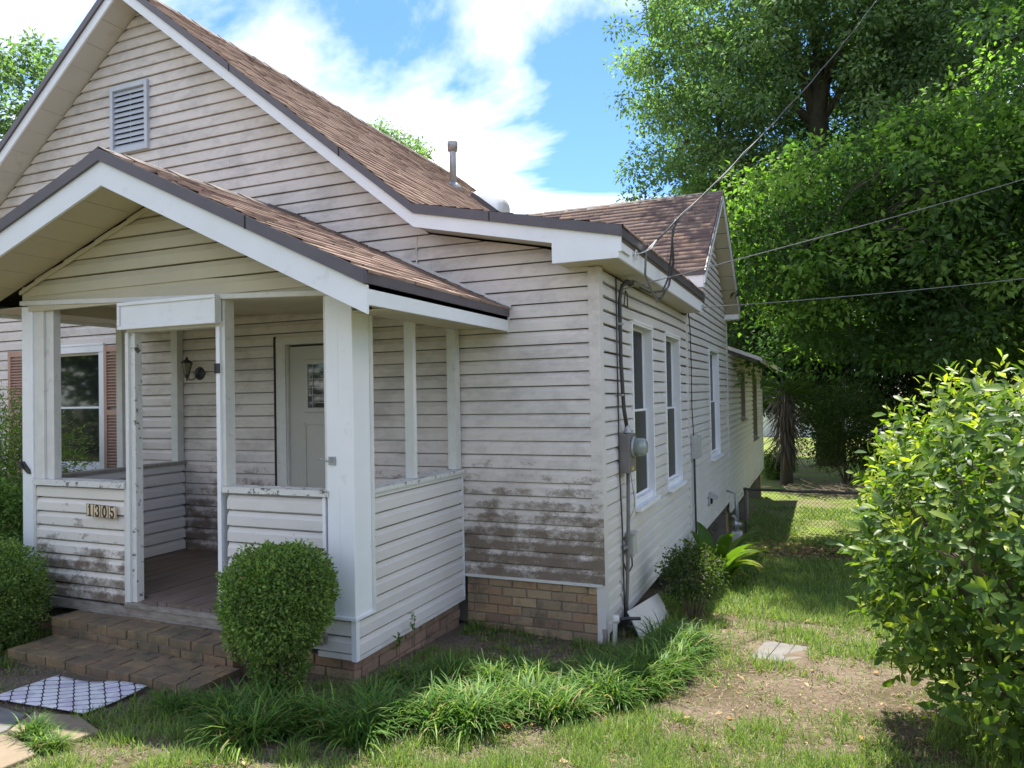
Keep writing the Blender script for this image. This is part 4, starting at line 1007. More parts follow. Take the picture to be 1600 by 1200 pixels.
MB().tube(loc([(.47, 1.02, 3.50), (.44, .85, 3.36), (.40, .98, 3.18), (.34, 1.12, 2.98), (.30, 1.06, 2.86), (.24, .80, 2.82), (.2, .6, 2.84)]), .010, 6).build('drip_loop', 'cable', sd_, True)
c2 = thing('phone_cable', 'thin straight cable crossing in front of the wing gable to the right', 'cable', (.06, .55, 2.83))
L0 = Vector((.06, .55, 2.83)); MB().tube(loc(sag((.06, .55, 2.83), (8.0, 10.1, 6.45), .10)), .0055, 5).build('strand', 'cable_grey', c2)
MB().tube([(.0, .1, 0), (-.02, .12, -.12), (.0, .16, -.14), (.01, .13, -.03), (.0, .1, 0)], .006, 5).build('slack_loop', 'cable', c2)
c3 = thing('lower_cable', 'sagging cable leaving the eave end low across the dark trees', 'cable', (.26, 3.75, 3.0))
L0 = Vector((.26, 3.75, 3.0)); MB().tube(loc(sag((.26, 3.75, 3.0), (7.9, 7.85, 3.9), .10)), .0055, 5).build('strand', 'cable_grey', c3)
MB().box(-.01, .012, -.03, .03, -.03, .03).build('hook', 'galv', c3)

# gas meter by the crawl space
gm = thing('gas_meter', 'grey gas meter with regulator and pipes beside the crawl space', 'gas meter', (.22, 7.3, G(.22, 7.3)))
MB().box(-.08, .10, -.12, .12, .05, .34).build('meter_body', 'plastic', gm, bevel=.04)
MB().tube([(0, -.07, .34), (0, -.07, .55), (-.02, -.07, .6), (-.02, -.3, .62)], .02, 8).build('inlet_pipe', 'galv', gm, True)
MB().tube([(0, .07, .34), (0, .07, .95), (-.15, .07, 1.0)], .02, 8).build('outlet_pipe', 'galv', gm, True)
MB().lathe((0, -.07, .46), (1, 0, 0), [(.0, -.05), (.05, -.04), (.09, -.012), (.09, .012), (.05, .04), (.03, .10), (0, .11)], 14).build('regulator', 'galv', gm, True)
MB().tube([(.02, .12, .0), (.02, .12, .75), (.0, .12, .95)], .017, 8).build('riser', 'galv', gm, True)
dv = thing('dryer_vent', 'broken dryer vent flap sticking out of the side wall', 'vent', (.02, 5.7, .35))
MB().box(0, .02, -.09, .09, -.1, .1).build('plate', 'plastic', dv); MB().prism([(.02, -.08, .09), (.12, -.08, .03), (.11, -.08, .0), (.02, -.08, .02)], (0, .16, 0)).build('hood', 'plastic', dv); MB().box(.021, .04, -.05, .05, -.07, .0).build('duct', 'dark', dv)

# white pipe and tap at the corner
sp = thing('standpipe', 'white plastic pipe with black hose tap at the house corner', 'pipe', (.06, -.02, G(.06, -.02)))
MB().tube([(.02, 0, -.05), (.03, .01, .17), (.035, .01, .20)], .018, 10).build('riser', 'pvc', sp, True)
MB().lathe((.035, .01, .185), (0, 0, 1), [(.026, 0), (.028, .01), (.028, .045), (.02, .05)], 12).build('elbow', 'pvc', sp, True)
MB().tube([(.05, .02, .20), (.12, .06, .205), (.2, .12, .195)], .014, 8).build('tap', 'black', sp, True)
MB().tube([(-.06, .0, -.05), (-.05, .01, .06), (-.055, .01, .12)], .022, 8).build('broken_pipe', 'wood_grey', sp, True)

lp = thing('skirting_panel', 'loose siding panel leaning against the side crawl space', 'panel', (.1, .7, -.05))
m = MB()
pts = [(.03, -.50, .07), (.03, .50, -.03), (.03, .50, .13), (.03, -.50, .20)]
A = Vector((.14, -.46, .0)); B = Vector((.18, .52, -.10)); T = Vector((-.12, 0, .24))
for i in range(2):
    a0, a1 = A + T * (i * .5), A + T * (i * .5 + .5); b0, b1 = B + T * (i * .5), B + T * (i * .5 + .5)
    o_ = Vector((.012, 0, .004))
    MB().hexa([a0, b0, b0 + o_, a0 + o_, a1, b1, b1 + o_ * .3, a1 + o_ * .3]).build('board', 'siding_side', lp)
MB().tube([(.01, -.35, .10), (.03, .05, .12), (.02, .4, .03)], .02, 6).build('plastic_fold', 'cable', lp)

# ================================================================== FENCE
fn = thing('chain_link_fence', 'low chain link fence with dark top rail across the side yard', 'fence', (.2, 9.4, -.94))
FX0, FX1, FYY = 0.0, 8.0, 0
zt_ = .98
MB().tube([(-.05, 0, zt_ + .0), (FX1, 0, zt_ - .05)], .026, 8).build('top_rail', 'fence', fn, True)
for x in (-.02, 3.0, 6.0): MB().tube([(x, .03, -.1), (x, .03, zt_ + .03)], .028, 8).build('fence_post', 'fence', fn, True)
m = MB(); d = .075; hh = .95
nq = int((FX1) / d) + 14
for i in range(-14, nq):
    for s in (1, -1):
        xa = i * d; xb = xa + s * hh
        za, zb_ = 0.02, hh
        # clip to the panel
        t0, t1 = 0., 1.
        lo, hi = FX0, FX1
        dxx = xb - xa
        ta, tb = (lo - xa) / dxx, (hi - xa) / dxx
        t0 = max(t0, min(ta, tb)); t1 = min(t1, max(ta, tb))
        if t1 - t0 > .02: m.tube([(xa + dxx * t0, .004 * s, za + (zb_ - za) * t0), (xa + dxx * t1, .004 * s, za + (zb_ - za) * t1)], .0028, 3, False)
m.build('chain_link', 'fence', fn, kind='stuff')

# far white building glimpsed through the trees
wh = thing('white_outbuilding', 'white outbuilding glimpsed through the shrubs far behind', 'building', (1.5, 52, -1.5))
MB().box(-7, 9, 0, 6, 0, 2.8).build('wall', 'whitehouse', wh)
r_ = MB().prism([(-7.5, -.5, 2.75), (-7.5, 3, 4.4), (-7.5, 6.5, 2.75)], (17, 0, 0)).build('roof', 'deck', wh)
for x in (-5, -1.5, 2.5, 6):
    w_ = MB().box(x, x + 1.1, -.04, 0.02, 1.0, 2.2).build('window', 'trim_dirty', wh); MB().box(x + .08, x + 1.02, -.05, -.041, 1.08, 2.12).build('pane', 'glass', w_)

# ================================================================== VEGETATION
def jitter_cols(base, n, rg, v=.22, h=.10):
    c = np.tile(np.array(base, float), (n, 1)) * (1 + rg.normal(0, v, (n, 1))).clip(.45, 1.7)
    c[:, 0] *= (1 + rg.normal(0, h, n)).clip(.6, 1.5); return c.clip(.005, .8)

def limb(a, b, r0, r1, rg, n=5, wig=.08, droop=0):
    a, b = np.array(a, float), np.array(b, float); L = np.linalg.norm(b - a); pts = []
    for i in range(n + 1):
        t = i / n; p = a + (b - a) * t + rg.normal(0, wig * L * .35, 3) * math.sin(math.pi * t) + np.array([0, 0, 1]) * L * .12 * math.sin(math.pi * t) - np.array([0, 0, droop * t * t]); pts.append(p)
    return pts, [r0 + (r1 - r0) * i / n for i in range(n + 1)]

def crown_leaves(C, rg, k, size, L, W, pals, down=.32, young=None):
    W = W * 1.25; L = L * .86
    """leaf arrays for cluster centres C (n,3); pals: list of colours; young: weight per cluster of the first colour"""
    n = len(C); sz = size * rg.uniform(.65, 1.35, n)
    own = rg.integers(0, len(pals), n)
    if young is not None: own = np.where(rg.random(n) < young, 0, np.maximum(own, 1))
    cl = np.array(pals)[own] * rg.uniform(.75, 1.25, (n, 1))
    ci = np.repeat(np.arange(n), k); m = n * k
    off = rg.normal(0, 1, (m, 3)); off = unit(off) * (rg.random((m, 1)) ** .45)
    off *= np.array([1, 1, .62]) * sz[ci][:, None]
    P = C[ci] + off; P[:, 2] -= (np.linalg.norm(off[:, :2], axis=1) ** 2) * .35 / size
    A = unit(off) + rg.normal(0, .45, (m, 3)); A[:, 2] -= down
    N = rg.normal(0, .6, (m, 3)); N[:, 2] += 1.0
    ll = L * rg.uniform(.65, 1.3, m); col = cl[ci] * rg.uniform(.7, 1.3, (m, 1))
    return leaves(P, A, N, ll, ll * W / L, col)

def tree(name, label, cat, base, trunk, tr, limbs, cc, cr_, n, k, L, W, pals, seed, size=.6, zmin=None, matl='leaf', group=None, young_up=True, shell=2.4, lump=.35, keep=None):
    rg = np.random.default_rng(seed); base = np.array(base, float)
    t = thing(name, label, cat, tuple(base), group)
    tp = [np.array(p, float) for p in trunk]
    mb = MB(); mb.tube([p for p in tp], tr, 10); joints = [(p, r) for p, r in zip(tp, tr)][1:]
    ends = []
    for (ti, e, r0) in limbs:
        pts, rr = limb(tp[ti], e, r0, r0 * .28, rg, 6); mb.tube(pts, rr, 7); joints += list(zip(pts, rr))[1:]
    d = unit(rg.normal(0, 1, (n, 3))); rad = rg.random(n) ** (1 / shell)
    az = np.arctan2(d[:, 1], d[:, 0]); lumpf = 1 - lump + lump * 2 * fbm(az * 1.6 + 10 * seed, d[:, 2] * 2.2 + seed, seed)
    Cc = np.array(cc) + d * (rad * lumpf)[:, None] * np.array(cr_)
    if zmin is not None: Cc = Cc[Cc[:, 2] > zmin]
    if keep is not None: Cc = Cc[keep(Cc + base)]
    JP = np.array([j[0] for j in joints])
    for i in range(0, len(Cc), 3):
        j = np.argmin(np.linalg.norm(JP - Cc[i], axis=1)); pts, rr = limb(JP[j], Cc[i], min(.05, joints[j][1] * .6), .008, rg, 4, .1); mb.tube(pts, rr, 4, False)
    mb.build('trunk', 'bark', t, True)
    hgt = (Cc[:, 2] - cc[2]) / cr_[2]; out = np.linalg.norm((Cc - np.array(cc)) / np.array(cr_), axis=1)
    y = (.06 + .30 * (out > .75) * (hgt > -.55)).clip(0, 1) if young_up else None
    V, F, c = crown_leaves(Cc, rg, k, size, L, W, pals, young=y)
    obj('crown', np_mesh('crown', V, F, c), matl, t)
    return t

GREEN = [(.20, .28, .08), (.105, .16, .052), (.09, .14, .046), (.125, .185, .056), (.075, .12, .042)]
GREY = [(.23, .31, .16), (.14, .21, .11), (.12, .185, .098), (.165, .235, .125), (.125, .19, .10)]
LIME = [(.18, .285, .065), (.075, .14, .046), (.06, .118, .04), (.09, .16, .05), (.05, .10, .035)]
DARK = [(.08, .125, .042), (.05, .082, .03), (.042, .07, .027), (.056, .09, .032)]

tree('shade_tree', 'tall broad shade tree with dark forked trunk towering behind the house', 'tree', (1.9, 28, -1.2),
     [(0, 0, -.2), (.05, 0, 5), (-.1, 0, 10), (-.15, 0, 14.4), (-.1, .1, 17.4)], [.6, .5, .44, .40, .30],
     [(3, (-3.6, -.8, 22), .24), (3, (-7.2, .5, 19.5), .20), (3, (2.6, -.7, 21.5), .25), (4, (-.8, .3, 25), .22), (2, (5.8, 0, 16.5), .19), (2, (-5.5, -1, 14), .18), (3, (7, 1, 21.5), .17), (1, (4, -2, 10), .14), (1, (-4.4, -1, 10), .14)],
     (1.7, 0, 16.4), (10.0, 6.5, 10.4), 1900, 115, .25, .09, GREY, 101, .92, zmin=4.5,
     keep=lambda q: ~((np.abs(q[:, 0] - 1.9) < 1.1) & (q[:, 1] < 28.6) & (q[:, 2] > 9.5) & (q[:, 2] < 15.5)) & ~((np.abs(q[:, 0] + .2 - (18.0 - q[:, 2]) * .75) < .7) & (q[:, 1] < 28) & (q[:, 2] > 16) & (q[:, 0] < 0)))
tree('understory_tree', 'bright green drooping tree crowded behind the fence, middle of the yard', 'tree', (4.6, 11.6, -1.0),
     [(0, 0, -.2), (.1, 0, 2.5), (0, .1, 5.5)], [.2, .15, .1],
     [(1, (-2.8, -1.2, 5), .08), (1, (2.4, 0, 5.5), .08), (2, (-1.2, 0, 7.6), .07), (2, (1.5, .2, 8), .07), (1, (-3.2, -3, 5.4), .08)],
     (-1.0, -1.9, 5.6), (4.1, 2.7, 2.6), 560, 110, .15, .055, LIME, 102, .55, zmin=3.4)
tree('side_tree', 'leafy tree with bright leaves overhanging from the right edge', 'tree', (9.2, 10.5, -1.0),
     [(0, 0, -.2), (-.1, 0, 4), (-.2, 0, 8)], [.28, .2, .15],
     [(1, (-3, -1, 7), .1), (2, (-2.5, .5, 11), .1), (2, (2, 0, 11), .1), (1, (2, -1, 6), .1), (2, (-3.4, -1.2, 9.2), .09)],
     (-.4, -.2, 7.8), (4.6, 4.0, 5.6), 820, 100, .15, .055, LIME, 103, .55, zmin=.8)
tree('yard_shading_tree', 'tall tree added mostly above the view to shade the side yard', 'tree', (9.0, 6.0, -.6),  # crown kept above the frame, added for its shadow on the side yard
     [(0, 0, -.2), (-.2, 0, 4), (-.8, .3, 8)], [.26, .2, .15],
     [(2, (-4.5, 1, 12.6), .12), (2, (-6.6, 1.6, 13.4), .10), (2, (-3.5, -.5, 13.4), .09), (2, (-5.5, 3, 13), .08), (2, (-1.5, 0, 12), .08)],
     (-5.8, 2.3, 13.9), (4.6, 3.2, 3.2), 560, 95, .16, .065, GREEN, 113, .55)
tree('dark_tree', 'dense dark evergreen tree behind the rear wing, left of the palm', 'tree', (.3, 25, -1.15),
     [(0, 0, -.2), (.1, 0, 3), (0, 0, 7)], [.3, .22, .14], [(1, (-2, 0, 6), .1), (1, (2.4, 0, 6), .1), (2, (0, 0, 9.5), .08)],
     (.2, 0, 4.6), (3.6, 3.0, 4.3), 480, 90, .2, .075, DARK, 104, .75, zmin=2.6)
tree('dark_tree', 'dense dark evergreen tree filling the yard behind the round shrub', 'tree', (6.0, 23.5, -1.15),
     [(0, 0, -.2), (.1, 0, 3), (0, 0, 7)], [.3, .22, .14], [(1, (-2.6, 0, 6), .1), (1, (2.4, 0, 6), .1), (2, (0, 0, 9.5), .08)],
     (0, 0, 5.6), (6.2, 3.4, 5.2), 820, 95, .2, .075, DARK, 105, .75, zmin=1.7)
tree('dark_tree', 'dense dark evergreen tree farthest right behind the foreground bush', 'tree', (14, 17, -1.1),
     [(0, 0, -.2), (.1, 0, 3), (0, 0, 7)], [.3, .22, .14], [(1, (-2.6, 0, 6), .1), (1, (2.4, 0, 6), .1), (2, (0, 0, 9.5), .08)],
     (0, 0, 4.8), (5.4, 3.6, 5.4), 700, 90, .2, .075, DARK, 106, .75, zmin=.4)
tree('backyard_tree', 'green tree rising directly behind the wing roof ridge', 'tree', (-2.2, 31, -1.2),
     [(0, 0, -.2), (.1, 0, 4), (0, 0, 8)], [.35, .26, .16], [(1, (-2.6, 0, 8), .12), (1, (2.6, 0, 8), .12), (2, (0, 0, 12), .1)],
     (0, 0, 9.0), (4.6, 3.2, 5.4), 560, 100, .24, .088, GREY, 114, .85, zmin=2.5)
tree('roofside_tree', 'tree top peeking over the main ridge', 'tree', (-18.5, 26, -.5),
     [(0, 0, -.2), (0, 0, 6), (.1, 0, 11)], [.3, .24, .12], [(1, (-2, 0, 9), .1), (1, (2.2, 0, 9), .1), (2, (-.5, 0, 13), .07), (2, (1.6, 0, 12), .07)],
     (.2, 0, 13.2), (2.4, 2.2, 3.3), 260, 85, .2, .075, GREY, 107, .6)
tree('corner_tree', 'sunlit tree at the far left edge behind the gable', 'tree', (-21.9, 10.5, -.5),
     [(0, 0, -.2), (0, 0, 5), (.1, 0, 9)], [.3, .24, .12], [(1, (-2, 0, 9), .1), (1, (2.2, 0, 8), .1), (2, (.8, 0, 12.6), .07)],
     (0, 0, 9.6), (3.3, 3.3, 5.0), 420, 90, .2, .075, GREY, 108, .6)
# trees across the street, seen only mirrored in the front window
tree('street_tree', 'tree across the street mirrored in the front window', 'tree', (-17, -11, .6),
     [(0, 0, -.2), (0, 0, 3), (.1, 0, 6)], [.3, .24, .12], [(1, (-2, 0, 5), .1), (1, (2.2, 0, 5), .1)],
     (0, 0, 4.6), (4.2, 4.2, 4.6), 420, 60, .24, .10, GREEN, 109, .7, zmin=.5)

# unseen woods across the street, added to block low sky light; also mirrored
rgl = np.random.default_rng(400); n = 900
aa = rgl.uniform(R_(160), R_(395), n); rr = rgl.uniform(30, 45, n)
TL = np.stack([CAM.x + rr * np.cos(aa), CAM.y + rr * np.sin(aa), rgl.random(n) ** .8 * (4.5 + 5.0 * fbm(aa * 3, aa * 0, 6)) + .8], 1)
V, F, c = crown_leaves(TL, rgl, 34, 1.5, .55, .30, DARK)
o = obj('tree_line', np_mesh('tree_line', V, F, c), 'leaf', kind='stuff'); o['label'] = 'unseen woods across the street added to block low sky light'; o['category'] = 'trees'

def shrub(name, label, loc, radii, cz, n, L, W, pals, seed, matl='leaf_gloss', inner=.62, stems=9, lump=.18, down=-.15, cat='shrub', topcol=True, clump=0, pw=2.0):
    """leafy ball: leaves in the outer shell of a lumpy ellipsoid, stems from the root"""
    rg = np.random.default_rng(seed); t = thing(name, label, cat, loc)
    d = unit(rg.normal(0, 1, (n, 3))); az = np.arctan2(d[:, 1], d[:, 0])
    lf = 1 - lump + lump * 2 * fbm(np.cos(az) * 2.2 + 5 * d[:, 2] * .5 + seed, np.sin(az) * 2.2 + d[:, 2] * 2.1, seed)
    r = inner + (1 - inner) * rg.random(n) ** .6
    lf = lf / (np.abs(d) ** pw).sum(1) ** (1 / pw)
    r = np.where(rg.random(n) < .02, r * rg.uniform(1.02, 1.12, n), r)
    P = d * (r * lf)[:, None] * np.array(radii) + np.array([0, 0, cz])
    if clump: P += (rg.normal(0, clump, (n, 3)))
    A = d + rg.normal(0, .6, (n, 3)); A[:, 2] -= down
    N = d * .6 + rg.normal(0, .5, (n, 3)); N[:, 2] += .6
    ll = L * rg.uniform(.6, 1.3, n)
    k = rg.integers(1, len(pals), n)
    k = np.where((rg.random(n) < .30 * (r > .85)) & topcol, 0, k)
    col = np.array(pals)[k] * rg.uniform(.7, 1.3, (n, 1)) * (.72 + .56 * fbm(P[:, 0] / radii[0] * 3 + seed, P[:, 2] / radii[2] * 3 + P[:, 1] * 2, seed + 2))[:, None] / .985 * 1.0
    col = np.where(rg.random((n, 1)) < .012, np.array([[.30, .20, .09]]), col)
    V, F, c = leaves(P, A, N, ll, ll * W / L, col)
    ok = P[:, 2] > .02
    obj('foliage', np_mesh('foliage', V, F[ok], c), matl, t)
    mb = MB()
    for i in range(stems):
        a = 2 * math.pi * i / stems + rg.uniform(-.3, .3); q = rg.uniform(.35, .75 if pw > 2 else .85)
        e = (math.cos(a) * radii[0] * q, math.sin(a) * radii[1] * q, cz + radii[2] * rg.uniform(-.2, .6))
        pts, rr = limb((math.cos(a) * .03, math.sin(a) * .03, -.05), e, .014 * (radii[0] / .45) ** .5, .004, rg, 5, .12); mb.tube(pts, rr, 5)
        for j in range(3):
            b = pts[rg.integers(2, 5)]; pts2, rr2 = limb(b, np.array(e) * .9 + rg.normal(0, radii[0] * (.12 if pw > 2 else .3), 3), .006, .002, rg, 3, .1); mb.tube(pts2, rr2, 4, False)
    mb.build('stems', 'twig', t, True)
    return t
BOX = [(.29, .38, .11), (.175, .255, .08), (.15, .225, .07), (.215, .305, .09), (.12, .19, .06)]
shrub('boxwood', 'clipped round boxwood ball at the right end of the brick steps', (-1.45, -2.02, G(-1.45, -2.02)), (.325, .325, .33), .60, 42000, .022, .013, BOX, 201, 'leaf', .30, 26, .2, pw=2.5)
shrub('boxwood_skirt', 'loose lower growth at the foot of the right boxwood ball', (-1.46, -1.99, G(-1.46, -1.99)), (.18, .18, .2), .19, 6000, .022, .013, BOX[1:], 202, 'leaf', .3, 5, .2, topcol=False)
shrub('boxwood', 'clipped boxwood mound left of the steps, cut by the picture edge', (-4.22, -2.12, G(-4.2, -2.1)), (.50, .46, .42), .40, 46000, .022, .014, BOX, 203, 'leaf', .35, 20, .22, pw=2.5)
shrub('hedge_shrub', 'dark evergreen shrub behind the left boxwood mound', (-5.15, -1.55, .12), (.62, .6, .62), .62, 26000, .034, .02, BOX[1:], 204, 'leaf', .4, 8, .3)
shrub('window_shrub', 'airy fine-leaved shrub in front of the left window', (-5.75, -.85, .07), (.72, .55, .85), 1.12, 15000, .040, .016, BOX, 205, 'leaf', .15, 14, .45, clump=.05)
shrub('round_shrub', 'rounded olive shrub standing right of the dead palm', (2.3, 20.5, -1.1), (1.6, 1.3, 1.5), 1.9, 17000, .085, .042, [(.11, .15, .04), (.06, .09, .028), (.048, .075, .024), (.075, .108, .03)], 206, 'leaf', .2, 12, .5, clump=.08)
for i, (x, y, r, lab) in enumerate(((.1, 21.6, .6, 'low sunlit weedy shrub at the back left by the house end'), (3.2, 22.2, .8, 'low weedy shrub at the back under the round shrub'), (4.9, 20.6, .9, 'low weedy shrub at the back beside the foreground bush'))):
    shrub('weedy_shrub', lab, (x, y, -1.12), (r, r, r * .9), r * .8, 5000, .08, .035, [(.2, .26, .05), (.12, .17, .035), (.09, .14, .03)], 210 + i, 'leaf', .1, 8, .5)
shrub('side_shrub', 'small glossy shrub beside the leaning skirting panel', (.46, 1.36, G(.46, 1.36)), (.30, .31, .25), .42, 3000, .034, .019, [(.09, .14, .035), (.05, .085, .025), (.04, .07, .022), (.06, .10, .03)], 207, 'leaf_gloss', .35, 9, .45, clump=.03)

# seedling by the porch
def blades(n, rg, L, W, rad, lean=(.9, 1.45), segs=4, cols=None, bend=1.5):
    az = rg.uniform(0, 2 * math.pi, n); el = rg.uniform(*lean, n); ll = L * rg.uniform(.55, 1.15, n)
    r0 = rad * np.sqrt(rg.random(n)); a0 = rg.uniform(0, 2 * math.pi, n)
    p = np.stack([r0 * np.cos(a0), r0 * np.sin(a0), np.zeros(n) - .01], 1); side = np.stack([-np.sin(az), np.cos(az), np.zeros(n)], 1)
    bd = bend * rg.uniform(.6, 1.3, n)
    vs = []
    for s in range(segs + 1):
        t = s / segs; w = W * (1 - t ** 2.2) * .5 + .0006
        vs.append(p - side * w); vs.append(p + side * w)
        e = el - bd * t ** 1.3
        dirv = np.stack([np.cos(az) * np.cos(e), np.sin(az) * np.cos(e), np.sin(e)], 1); p = p + dirv * (ll / segs)[:, None]
    V = np.stack(vs, 1); m = (segs + 1) * 2
    f = np.array([[2 * s, 2 * s + 1, 2 * s + 3, 2 * s + 2] for s in range(segs)])
    F = (np.arange(n)[:, None, None] * m + f[None]).reshape(-1, 4)
    return V.reshape(-1, 3), F, np.repeat(cols, m, axis=0)
LIR = []
for s in range(6):
    rg = np.random.default_rng(300 + s); n = 130
    base = np.where(rg.random((n, 1)) < .18, np.array([[.20, .30, .055]]), np.array([[.075, .165, .03]])) * rg.uniform(.7, 1.35, (n, 1))
    base = np.where(rg.random((n, 1)) < .04, np.array([[.32, .26, .12]]), base)
    V, F, c = blades(n, rg, .295, .0115, .085, (.75, 1.5), 5, base, 1.75)
    LIR.append(np_mesh('lily_turf', V, F, c))
rg = random.Random(12)
def place_row(pts, n, wdt, sc, label, group, n0=0):
    for i in range(n):
        t = i / max(1, n - 1) * (len(pts) - 1); k = min(int(t), len(pts) - 2); f = t - k
        x = pts[k][0] + (pts[k + 1][0] - pts[k][0]) * f + rg.uniform(-wdt, wdt); y = pts[k][1] + (pts[k + 1][1] - pts[k][1]) * f + rg.uniform(-wdt, wdt)
        o = obj('lily_turf', LIR[rg.randrange(6)], 'grass'); o.location = (x, y, G(x, y)); s = rg.uniform(.75, 1.1) * sc
        o.rotation_euler = (0, 0, rg.uniform(0, 6.28)); o.scale = (s, s, s * rg.uniform(.85, 1.1)); tag(o, label, 'grass clump', group)
place_row([(-1.45, -2.50), (-1.05, -2.38), (-.7, -2.15), (-.3, -1.92), (.1, -1.58), (.42, -1.15)], 46, .17, 1.0, 'arching lily turf clump in the front border before the porch corner', 'lily turf in the front border')
place_row([(.40, -1.15), (.56, -.7), (.58, -.2), (.55, .22)], 30, .15, 1.0, 'arching lily turf clump in the border wrapping the house corner', 'lily turf round the house corner')
place_row([(-.95, -1.75), (-.75, -1.35), (-.35, -1.2), (.1, -.95)], 15, .13, .8, 'smaller lily turf clump in the back row beside the porch brickwork', 'lily turf in the back row')
place_row([(-2.22, -3.0), (-1.98, -3.05)], 4, .05, .55, 'tall weed tuft beside the flagstone path', 'weed tufts by the path')
place_row([(-1.85, -2.45), (-1.7, -2.38)], 3, .05, .7, 'small grass tuft between the lower step and the boxwood', 'grass tufts by the lower step')
for (x, y, hgt, lab) in ((-1.13, -.98, .34, 'thin weed seedling growing against the porch skirting, the taller one'), (-1.12, -1.2, .22, 'thin weed seedling growing against the porch skirting, the shorter one')):
    w = thing('seedling', lab, 'weed', (x, y, G(x, y))); MB().tube([(0, 0, 0), (.01, .0, hgt * .5), (.0, .01, hgt)], .0025, 5).build('stem', 'twig', w)
    r2 = np.random.default_rng(int(hgt * 100)); n = 16; P = np.stack([r2.normal(0, .006, n), r2.normal(0, .006, n), hgt * r2.uniform(.6, 1.0, n)], 1); A = r2.normal(0, 1, (n, 3)); A[:, 2] += .4
    V, F, c = leaves(P, A, np.tile([0, 0, 1.], (n, 1)) + r2.normal(0, .3, (n, 3)), np.full(n, .045), np.full(n, .018), jitter_cols((.10, .16, .03), n, r2)); obj('foliage', np_mesh('foliage', V, F, c), 'leaf', w)

# ---- cast-iron plant: big strap leaves, each one a part
ca = thing('cast_iron_plant', 'broad strap-leaved plant with yellowing tips against the side wall', 'plant', (.36, 3.45, G(.36, 3.45)))
def strap(L, W, bend, col1, col2, seed):
    n = 9; vs = []; cs = []; r2 = np.random.default_rng(seed); p = np.array([0., 0, 0]); e = 1.35
    for i in range(n + 1):
        t = i / n; w = W * (.06 if t < .18 else max(.02, math.sin(math.pi * min(1, (t - .12) / .88) ** .85))) * .5
        fold = w * .35; c = np.array(col1) * (1 - t ** 3) + np.array(col2) * t ** 3
        vs += [p + [0, -w, fold], p, p + [0, w, fold]]; cs += [c * 1.02, c * .85, c]
        e = 1.35 - bend * t ** 1.1; p = p + np.array([math.cos(e), 0, math.sin(e)]) * L / n
    F = [(3 * i + a, 3 * i + a + 1, 3 * i + a + 4, 3 * i + a + 3) for i in range(n) for a in (0, 1)]
    return np_mesh('leaf', np.array(vs), F, np.array(cs), True)
CG_, CY_, CO_ = (.09, .17, .03), (.20, .28, .04), (.42, .36, .08)
SV = [strap(.62, .115, 1.2, CG_, CG_, 1), strap(.58, .10, 1.7, CG_, CY_, 2), strap(.55, .11, 2.1, CY_, CO_, 3), strap(.6, .10, 1.5, CY_, CY_, 4), strap(.5, .095, 2.4, CY_, (.42, .24, .09), 5)]
r2 = random.Random(9)
for i in range(46):
    o = obj('leaf', SV[r2.choice([0, 0, 1, 1, 2, 3, 3, 4])], 'leaf_gloss', ca); a = r2.uniform(-2.4, 2.4) if i % 5 else r2.uniform(0, 6.28); rr = r2.uniform(0, .26)
    o.location = (rr * math.cos(a) * .7, rr * math.sin(a) * 1.3 + r2.uniform(-.25, .25), -.02); o.rotation_euler = (r2.uniform(-.2, .2), r2.uniform(-.15, .15), a + r2.uniform(-.4, .4)); s = r2.uniform(1.1, 1.5); o.scale = (s, s, s)

# ---- big foreground bush
BL = Vector((2.75, -1.18, G(2.75, -1.18)))
bush = thing('foreground_bush', 'large glossy broadleaf bush with yellow-green new shoots at the right edge', 'bush', tuple(BL))
rg = np.random.default_rng(77)
nt_ = 1700
d = unit(rg.normal(0, 1, (nt_, 3))); az = np.arctan2(d[:, 1], d[:, 0])
lf = (.86 + .28 * fbm(np.cos(az) * 2 + d[:, 2] * 2 + 3, np.sin(az) * 2 - d[:, 2] + 7, 4)) / (np.abs(d) ** 3.2).sum(1) ** (1 / 3.2)
rad = rg.random(nt_) ** (1 / 4.5)
T = d * (rad * lf)[:, None] * np.array([1.0, 1.0, .93]) + np.array([0, 0, 1.06]); T[:, 2] = np.maximum(T[:, 2], .16 + rg.random(nt_) * .3)
taxis = d * .9 + rg.normal(0, .35, (nt_, 3)); taxis[:, 2] += .55; taxis = unit(taxis)
mb = MB()
for i in range(26):
    a = rg.uniform(0, 6.28); e = T[rg.integers(nt_)]; pts, rr = limb((.08 * math.cos(a), .08 * math.sin(a), -.05), e, .018, .005, rg, 6, .1); mb.tube(pts, rr, 6)
    for j in range(6):
        b = pts[rg.integers(2, 6)]; q = T[np.argsort(np.linalg.norm(T - e, axis=1))[rg.integers(1, 40)]]; p2, r2_ = limb(b, q, .006, .002, rg, 4, .08); mb.tube(p2, r2_, 4, False)
mb.build('stems', 'twig', bush, True)
Ps, As, Ns, Ls, Ks = [], [], [], [], []
for i in range(nt_):
    k = 9; ax = taxis[i]; ref = unit(np.cross(ax, [.3, .2, 1.])); oth = np.cross(ax, ref); young = rad[i] > .80 and rg.random() < (.8 if d[i, 2] > .15 else .22)
    for j in range(k):
        f = j / (k - 1); th = j * 2.4 + rg.uniform(-.3, .3); out = ref * math.cos(th) + oth * math.sin(th)
        up = .25 + .9 * f; tip = young and f > .55
        Ps.append(T[i] - ax * .16 * (1 - f) + out * .004); As.append(out + ax * up + rg.normal(0, .18, 3) + np.array([0, 0, -.15])); Ns.append(ax * 1.0 - out * .4 + rg.normal(0, .25, 3))
        Ls.append((.046 if tip else .076) * rg.uniform(.65, 1.35)); Ks.append((0 if rg.random() < .6 else 1) if tip else rg.choice([2, 3, 4, 5], p=[.35, .3, .25, .1]))
